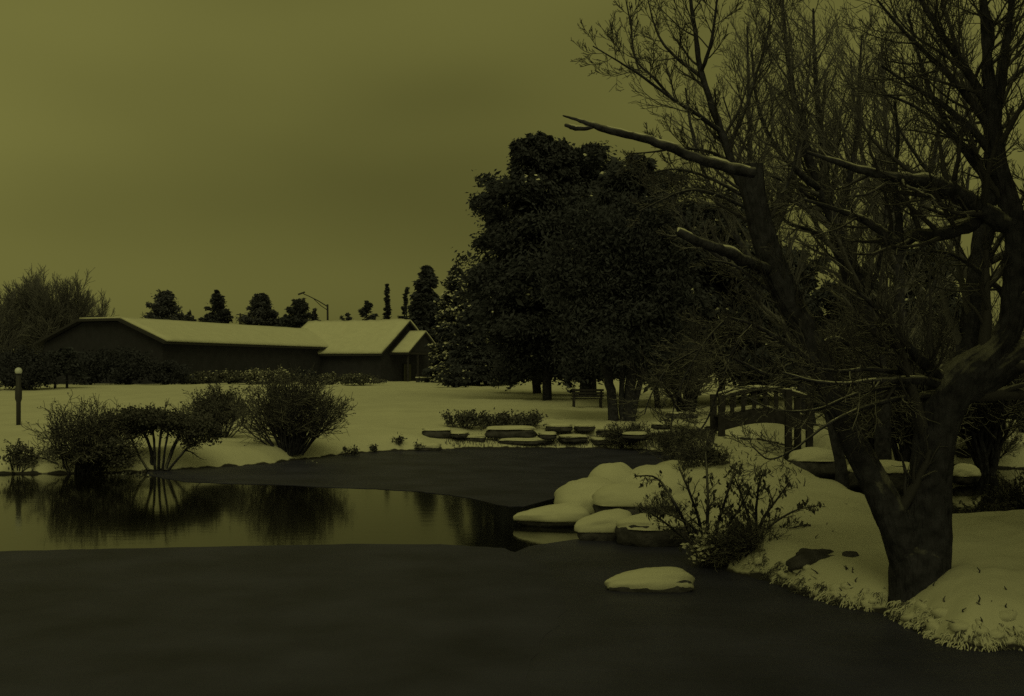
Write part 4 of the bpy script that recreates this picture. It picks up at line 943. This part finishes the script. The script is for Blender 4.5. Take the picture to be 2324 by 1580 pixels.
# sprouts on the pollard head
for k in range(16):
    a = rng.uniform(-1.2, 1.2); p = Vector(P(1700 + rng.uniform(-22, 24), rng.uniform(372, 400), DT + .5 + rng.uniform(-.12, .12)))
    grow([tb_tw, tb_tw], p, Vector((math.sin(a), rng.uniform(-.4, .4), math.cos(a))).normalized(), rng.uniform(.15, .5), .006, 2, SPR, rng)
tb_tw.build('crown', M['twig'], tree)
snow_t.build('snow', M['snow'], tree)

# ------------------------------------------------------------------ bare trees behind the snowy tree
BT = dict(seg=[6, 6, 5, 4], wig=[.1, .09, .12, .15], up=[.05, .11, .09, .06], n=[8, 8, 5, 0], ang=[50, 30, 32, 32], len=[1, .5, .5], t0=[.12, .15, .12], side=[6, 5, 3, 3], rr=.42, rmin=.0048, taper=.3)
def limb_tree(name, label, D, foot, limbs, seed, cfg=BT, group='bare trees behind the snowy tree', m='twig'):
    rng = random.Random(seed); b = P(foot[0], foot[1], D); b[2] = gz(b[0], b[1])
    e = thing(name, label, 'tree', tuple(b), group); tw = Tubes()
    for ki, (cps, n, L) in enumerate(limbs):
        tr = Tubes()
        cps = [(c[0], c[1], c[2], (c[3] if len(c) > 3 else 0)) for c in cps]
        pth = limb(tr, cps, D, 5, 8, rng, .05); spawn([tw, tw], *pth, L, 0, cfg, rng, n)
        tr.build('limb' if ki else 'trunk', M['bark'], e)
    tw.build('crown', M[m], e); return e
gv = lambda u, D: VH + (EYE - gz(px(u - UC, D), D)) * FV / D + 6
D1 = 20.0
limb_tree('bare_tree', 'slender bare tree whose arching twigs reach furthest left over the sky', D1, (1765, 1010), [
    ([(1912, gv(1912, D1), 30), (1904, 1040, 28), (1862, 860, 27), (1785, 680, 27), (1728, 530, 24), (1690, 440, 21), (1660, 367, 19), (1636, 297, 17), (1593, 172, 14), (1576, 70, 10), (1560, -60, 7), (1550, -180, 4)], 30, 1.5),
    ([(1636, 300, 12), (1585, 262, 10, -.3), (1527, 226, 8, -.6), (1446, 167, 6, -.8), (1395, 135, 4, -1), (1345, 105, 3, -1)], 13, 1.1),
    ([(1527, 226, 7, -.6), (1480, 175, 6, -.6), (1441, 133, 5, -.5), (1431, 60, 4, -.5), (1420, 0, 3, -.5)], 9, .9),
    ([(1593, 176, 10), (1545, 140, 8, .3), (1505, 100, 6, .5), (1484, 55, 4, .7), (1470, 0, 3, .7)], 10, .9),
    ([(1590, 165, 10), (1610, 110, 8, -.3), (1622, 40, 6, -.5), (1630, -40, 4, -.6)], 9, 1.0),
    ([(1650, 340, 11), (1690, 250, 9, .3), (1715, 170, 7, .5), (1740, 90, 5, .7), (1750, 0, 3, .8)], 14, 1.2),
    ([(1662, 372, 9), (1610, 345, 7, .3), (1540, 338, 6, .4), (1480, 345, 4, .5), (1420, 350, 3, .5)], 10, .8),
    ([(1690, 470, 10), (1620, 440, 8, -.3), (1560, 432, 6, -.5), (1500, 455, 4, -.7), (1450, 480, 3, -.8)], 10, .9),
    ([(1680, 440, 9), (1600, 400, 7, .3), (1530, 385, 5, .5), (1470, 395, 3, .8)], 10, .8),
    ([(1700, 520, 10), (1780, 430, 8, .4), (1810, 330, 6, .5), (1820, 230, 4, .6)], 12, 1.1)], 301)
D2 = 27.0
limb_tree('bare_tree', 'bare tree with twin leaning stems and a dense brush of upright shoots', D2, (2000, 1000), [
    ([(2010, gv(2010, D2), 40), (1995, 820, 36), (1962, 690, 32), (1931, 595, 30), (1895, 505, 28), (1860, 428, 25), (1828, 330, 20), (1802, 220, 15), (1785, 110, 10), (1775, 0, 6)], 50, 2.1),
    ([(1990, 850, 30, .4), (1945, 700, 26, .5), (1905, 580, 24, .6), (1880, 470, 22, .6), (1868, 360, 18, .6), (1855, 240, 14, .7), (1848, 130, 9, .7), (1845, 20, 5, .7)], 50, 2.0),
    ([(1862, 430, 18), (1800, 380, 14, -.5), (1745, 310, 10, -.8), (1715, 220, 7, -1), (1705, 120, 4, -1)], 32, 1.7),
    ([(1900, 520, 18), (1930, 400, 14, -.5), (1945, 290, 10, -.6), (1950, 180, 7, -.7), (1955, 80, 4, -.8)], 36, 1.9),
    ([(1880, 480, 14), (1800, 420, 11, .5), (1730, 385, 8, .9), (1670, 300, 5, 1.2), (1640, 220, 3, 1.2)], 18, 1.5),
    ([(1930, 600, 14), (1850, 530, 11, .4), (1780, 500, 8, .8), (1740, 430, 5, 1.1)], 14, 1.4),
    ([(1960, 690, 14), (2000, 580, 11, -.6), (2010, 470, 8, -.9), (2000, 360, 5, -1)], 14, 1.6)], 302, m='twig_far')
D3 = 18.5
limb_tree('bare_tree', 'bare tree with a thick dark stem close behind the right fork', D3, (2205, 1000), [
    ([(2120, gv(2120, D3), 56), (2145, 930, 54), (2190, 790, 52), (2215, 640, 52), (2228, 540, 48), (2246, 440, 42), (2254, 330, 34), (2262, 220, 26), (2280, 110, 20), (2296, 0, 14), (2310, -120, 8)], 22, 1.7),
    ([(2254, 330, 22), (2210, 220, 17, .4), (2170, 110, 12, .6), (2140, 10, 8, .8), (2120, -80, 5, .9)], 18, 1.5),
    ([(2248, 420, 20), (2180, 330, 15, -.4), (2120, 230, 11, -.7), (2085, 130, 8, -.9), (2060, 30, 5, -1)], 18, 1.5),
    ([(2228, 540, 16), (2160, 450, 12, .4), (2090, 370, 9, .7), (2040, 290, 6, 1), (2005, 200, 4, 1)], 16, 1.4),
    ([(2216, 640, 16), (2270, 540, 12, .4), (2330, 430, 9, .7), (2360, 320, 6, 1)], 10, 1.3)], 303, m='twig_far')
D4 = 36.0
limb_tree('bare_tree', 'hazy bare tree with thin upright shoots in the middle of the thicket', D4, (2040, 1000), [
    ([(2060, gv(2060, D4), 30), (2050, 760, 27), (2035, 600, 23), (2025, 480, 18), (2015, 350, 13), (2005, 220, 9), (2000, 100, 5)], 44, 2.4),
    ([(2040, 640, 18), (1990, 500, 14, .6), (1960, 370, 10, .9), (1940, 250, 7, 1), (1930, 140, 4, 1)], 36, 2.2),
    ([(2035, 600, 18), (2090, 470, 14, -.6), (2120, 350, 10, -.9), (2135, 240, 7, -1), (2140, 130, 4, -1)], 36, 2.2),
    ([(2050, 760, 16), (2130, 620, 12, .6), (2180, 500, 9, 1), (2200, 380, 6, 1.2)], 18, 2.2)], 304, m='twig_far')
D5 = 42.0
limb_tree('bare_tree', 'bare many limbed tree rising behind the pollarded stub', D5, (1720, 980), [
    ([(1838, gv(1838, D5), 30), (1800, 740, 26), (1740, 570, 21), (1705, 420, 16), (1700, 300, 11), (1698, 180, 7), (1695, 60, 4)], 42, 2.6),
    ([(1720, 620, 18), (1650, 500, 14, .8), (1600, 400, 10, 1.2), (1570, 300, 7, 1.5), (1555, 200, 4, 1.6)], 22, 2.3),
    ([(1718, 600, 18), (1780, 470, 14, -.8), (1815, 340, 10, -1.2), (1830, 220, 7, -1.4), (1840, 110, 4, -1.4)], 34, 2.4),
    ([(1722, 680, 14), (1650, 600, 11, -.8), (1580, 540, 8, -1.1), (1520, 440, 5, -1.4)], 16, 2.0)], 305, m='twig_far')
D6 = 33.0
limb_tree('small_tree', 'small dark leaning tree on the far stream bank at the right edge', D6, (2230, 1010), [
    ([(2222, gv(2222, D6), 16), (2216, 985, 14), (2212, 940, 12), (2200, 880, 9), (2190, 820, 6)], 14, 1.1),
    ([(2320, 1018, 18), (2285, 990, 15), (2250, 962, 13), (2225, 945, 10), (2190, 930, 6)], 12, 1.0),
    ([(2275, 982, 12), (2262, 950, 10), (2255, 900, 8), (2265, 840, 6), (2280, 780, 4)], 14, 1.2), ([(2262, 950, 9), (2300, 900, 7), (2330, 850, 5)], 10, 1.0)], 306, group=None)
for u, vt, dd, w, s, lb in [(2265, 760, 37, 170, 311, 'dark evergreen at the right edge behind the small leaning tree'), (2350, 800, 40, 150, 312, 'dark evergreen cut by the right edge of the picture')]:
    q = np.array((px(u - UC, dd), dd, gz(px(u - UC, dd), dd))); conifer('cedar', lb, u, vt, q, w / 2, s, 'needle', 90, 150, .2, 'cedar', .5, .05, 'big dark evergreens on the lawn', .25, jitter=.4)
for u, vt, dd, w, sd, mm, lb in [(1945, 680, 43, 120, 321, 'twig', 'tall bare thicket well to the right of the bridge'), (2130, 690, 38, 170, 322, 'twig', 'tall bare thicket behind the right fork of the tree'), (1560, 730, 50, 170, 323, 'twig_far', 'bare thicket left of the bridge under the evergreens'),
                             (1975, 640, 31, 150, 324, 'twig', 'bare thicket filling the fork of the tree'), (2060, 700, 28, 130, 325, 'twig_far', 'greyer bare thicket inside the fork close to the right limb'), (2240, 640, 29, 170, 326, 'twig', 'tall bare thicket at the right edge above the snow mound'),
                             (2330, 700, 33, 150, 327, 'twig_far', 'bare thicket cut by the right edge of the picture')]:
    x = px(u - UC, dd); q = np.array((x, dd, max(gz(x, dd), 0))); hh = P(u, vt, dd)[2] - q[2]
    shrub('thicket', lb, q, px(w, dd), hh, sd, 40, mm, 0, .05, n2=9, n3=7, rmin=.0055, group='bare thickets behind the bridge', upright=.3, fan=.8)

# unseen evergreens added just outside the view to shade the near bank
for i, (x, y, h, w, br_, lb) in enumerate([(11.6, 14.5, 13, 4.2, .1, 'added unseen evergreen shading the snow mound from beyond the right edge'), (9.0, 7.2, 16, 5.2, .49, 'added unseen high crowned evergreen shading the near bank from beyond the right edge')]):
    z = gz(x, y); big = conifer('cedar', lb, 0, 0, (x, y, z), 1, 330 + i, 'needle', 150, 130, .34, 'cedar', .35, 0, 'added evergreens shading the near bank', br_, jitter=.25, metres=(h, w))

# ------------------------------------------------------------------ snow hung grass on the bank edge, twigs in the snow
def edge_grass():
    rng = random.Random(401); t = Tubes(); tdk = Tubes()
    pts = [tuple(W(u, v)[:2]) for u, v in [(1700, 1306), (1740, 1318), (1830, 1356), (1890, 1374), (1950, 1386), (2020, 1394), (2045, 1414), (2085, 1442), (2130, 1463), (2180, 1474), (2240, 1479), (2330, 1474)]] + [(5.6, 10.0)]
    seg = [math.hypot(b[0] - a[0], b[1] - a[1]) for a, b in zip(pts[:-1], pts[1:])]; tot = sum(seg)
    for k in range(190):
        w = rng.random() * tot; i = 0
        while w > seg[i]: w -= seg[i]; i += 1
        (ax, ay), (bx, by) = pts[i], pts[i + 1]; f = w / seg[i]
        nx_, ny_ = (by - ay) / seg[i], -(bx - ax) / seg[i]
        if ny_ > .2: nx_, ny_ = -nx_, -ny_
        inn = rng.uniform(-.02, .16); cx = ax + (bx - ax) * f - nx_ * inn; cy = ay + (by - ay) * f - ny_ * inn
        big = rng.uniform(.5, 1.15); snowy = rng.random() < (.80 if cx > 4.0 else .35)
        for j in range(rng.randint(8, 16)):
            x, y = cx + rng.gauss(0, .025), cy + rng.gauss(0, .025); z = gz(x, y)
            if z < .01: continue
            L = rng.uniform(.04, .095) * big; o = Vector((nx_ * .9 + rng.gauss(0, .55), ny_ * .9 + rng.gauss(0, .55), 0)).normalized()
            p = Vector((x, y, z - .02)); q = p + o * L * .35 + Vector((0, 0, L * .34)); r = p + o * L * .75 + Vector((0, 0, L * .18)); e_ = p + o * L + Vector((0, 0, -L * .30))
            if snowy and rng.random() < .9: t.add([p, q, r, e_], [.009, .010, .007, .003], 4)
            else: tdk.add([p, q, r, e_], [.005, .005, .004, .002], 3)
    lip = MB()
    for k in range(46):
        w = rng.random() * tot; i = 0
        while w > seg[i]: w -= seg[i]; i += 1
        (ax, ay), (bx, by) = pts[i], pts[i + 1]; f = w / seg[i]; nx_, ny_ = (by - ay) / seg[i], -(bx - ax) / seg[i]
        if ny_ > .2: nx_, ny_ = -nx_, -ny_
        inn = rng.uniform(.06, .26); x = ax + (bx - ax) * f - nx_ * inn; y = ay + (by - ay) * f - ny_ * inn; z = gz(x, y)
        if z < .05: continue
        a_ = rng.uniform(.05, .11); v, fc = blob((x, y, z - .03), (a_, a_ * rng.uniform(.6, 1), a_ * rng.uniform(.45, .65)), k, 14, 8, 2.1, .3, 1.8, rng.uniform(0, 3)); lip.add(v, fc)
    tag(lip.build('snow_lumps', M['snow'], None, True), 'uneven snow lumps along the lip of the near bank', 'snow', kind='stuff')
    tag(t.build('snowy_grass', M['snow'], None), 'snow coated grass hanging over the edge of the near bank', 'grass', kind='stuff')
    tag(tdk.build('dry_blades', M['twig'], None), 'dark dry blades between the snowy grass on the near bank', 'grass', kind='stuff')
edge_grass()
def stems(name, label, spots, seed):
    rng = random.Random(seed); t = Tubes()
    for (u0, u1, v0, v1, n, h) in spots:
        for k in range(n):
            q = GP(rng.uniform(u0, u1), rng.uniform(v0, v1))
            if q[2] < .05: continue
            p = Vector(q) - Vector((0, 0, .03)); d = Vector((rng.gauss(0, .6), rng.gauss(0, .4), 1)).normalized(); hh = h * rng.uniform(.4, 1.2)
            t.add([p, p + d * hh * .6, p + d * hh + Vector((rng.gauss(0, .03), 0, 0))], [.010, .008, .004], 4)
    tag(t.build(name, M['twig'], None), label, 'twigs', kind='stuff')
stems('dead_stems', 'dark dead stems poking out of the snow on the bank in front of the bridge', [(1650, 1830, 985, 1110, 130, .16), (1760, 2000, 1290, 1380, 26, .10), (2060, 2300, 1290, 1450, 26, .09), (1800, 1960, 1120, 1230, 8, .08)], 402)

for o in bpy.data.objects:
    if o.parent and o.type == 'MESH' and o.name.split('.')[0] in ('branches', 'twigs', 'leaves', 'snow', 'stems', 'crown'): o['kind'] = 'stuff'
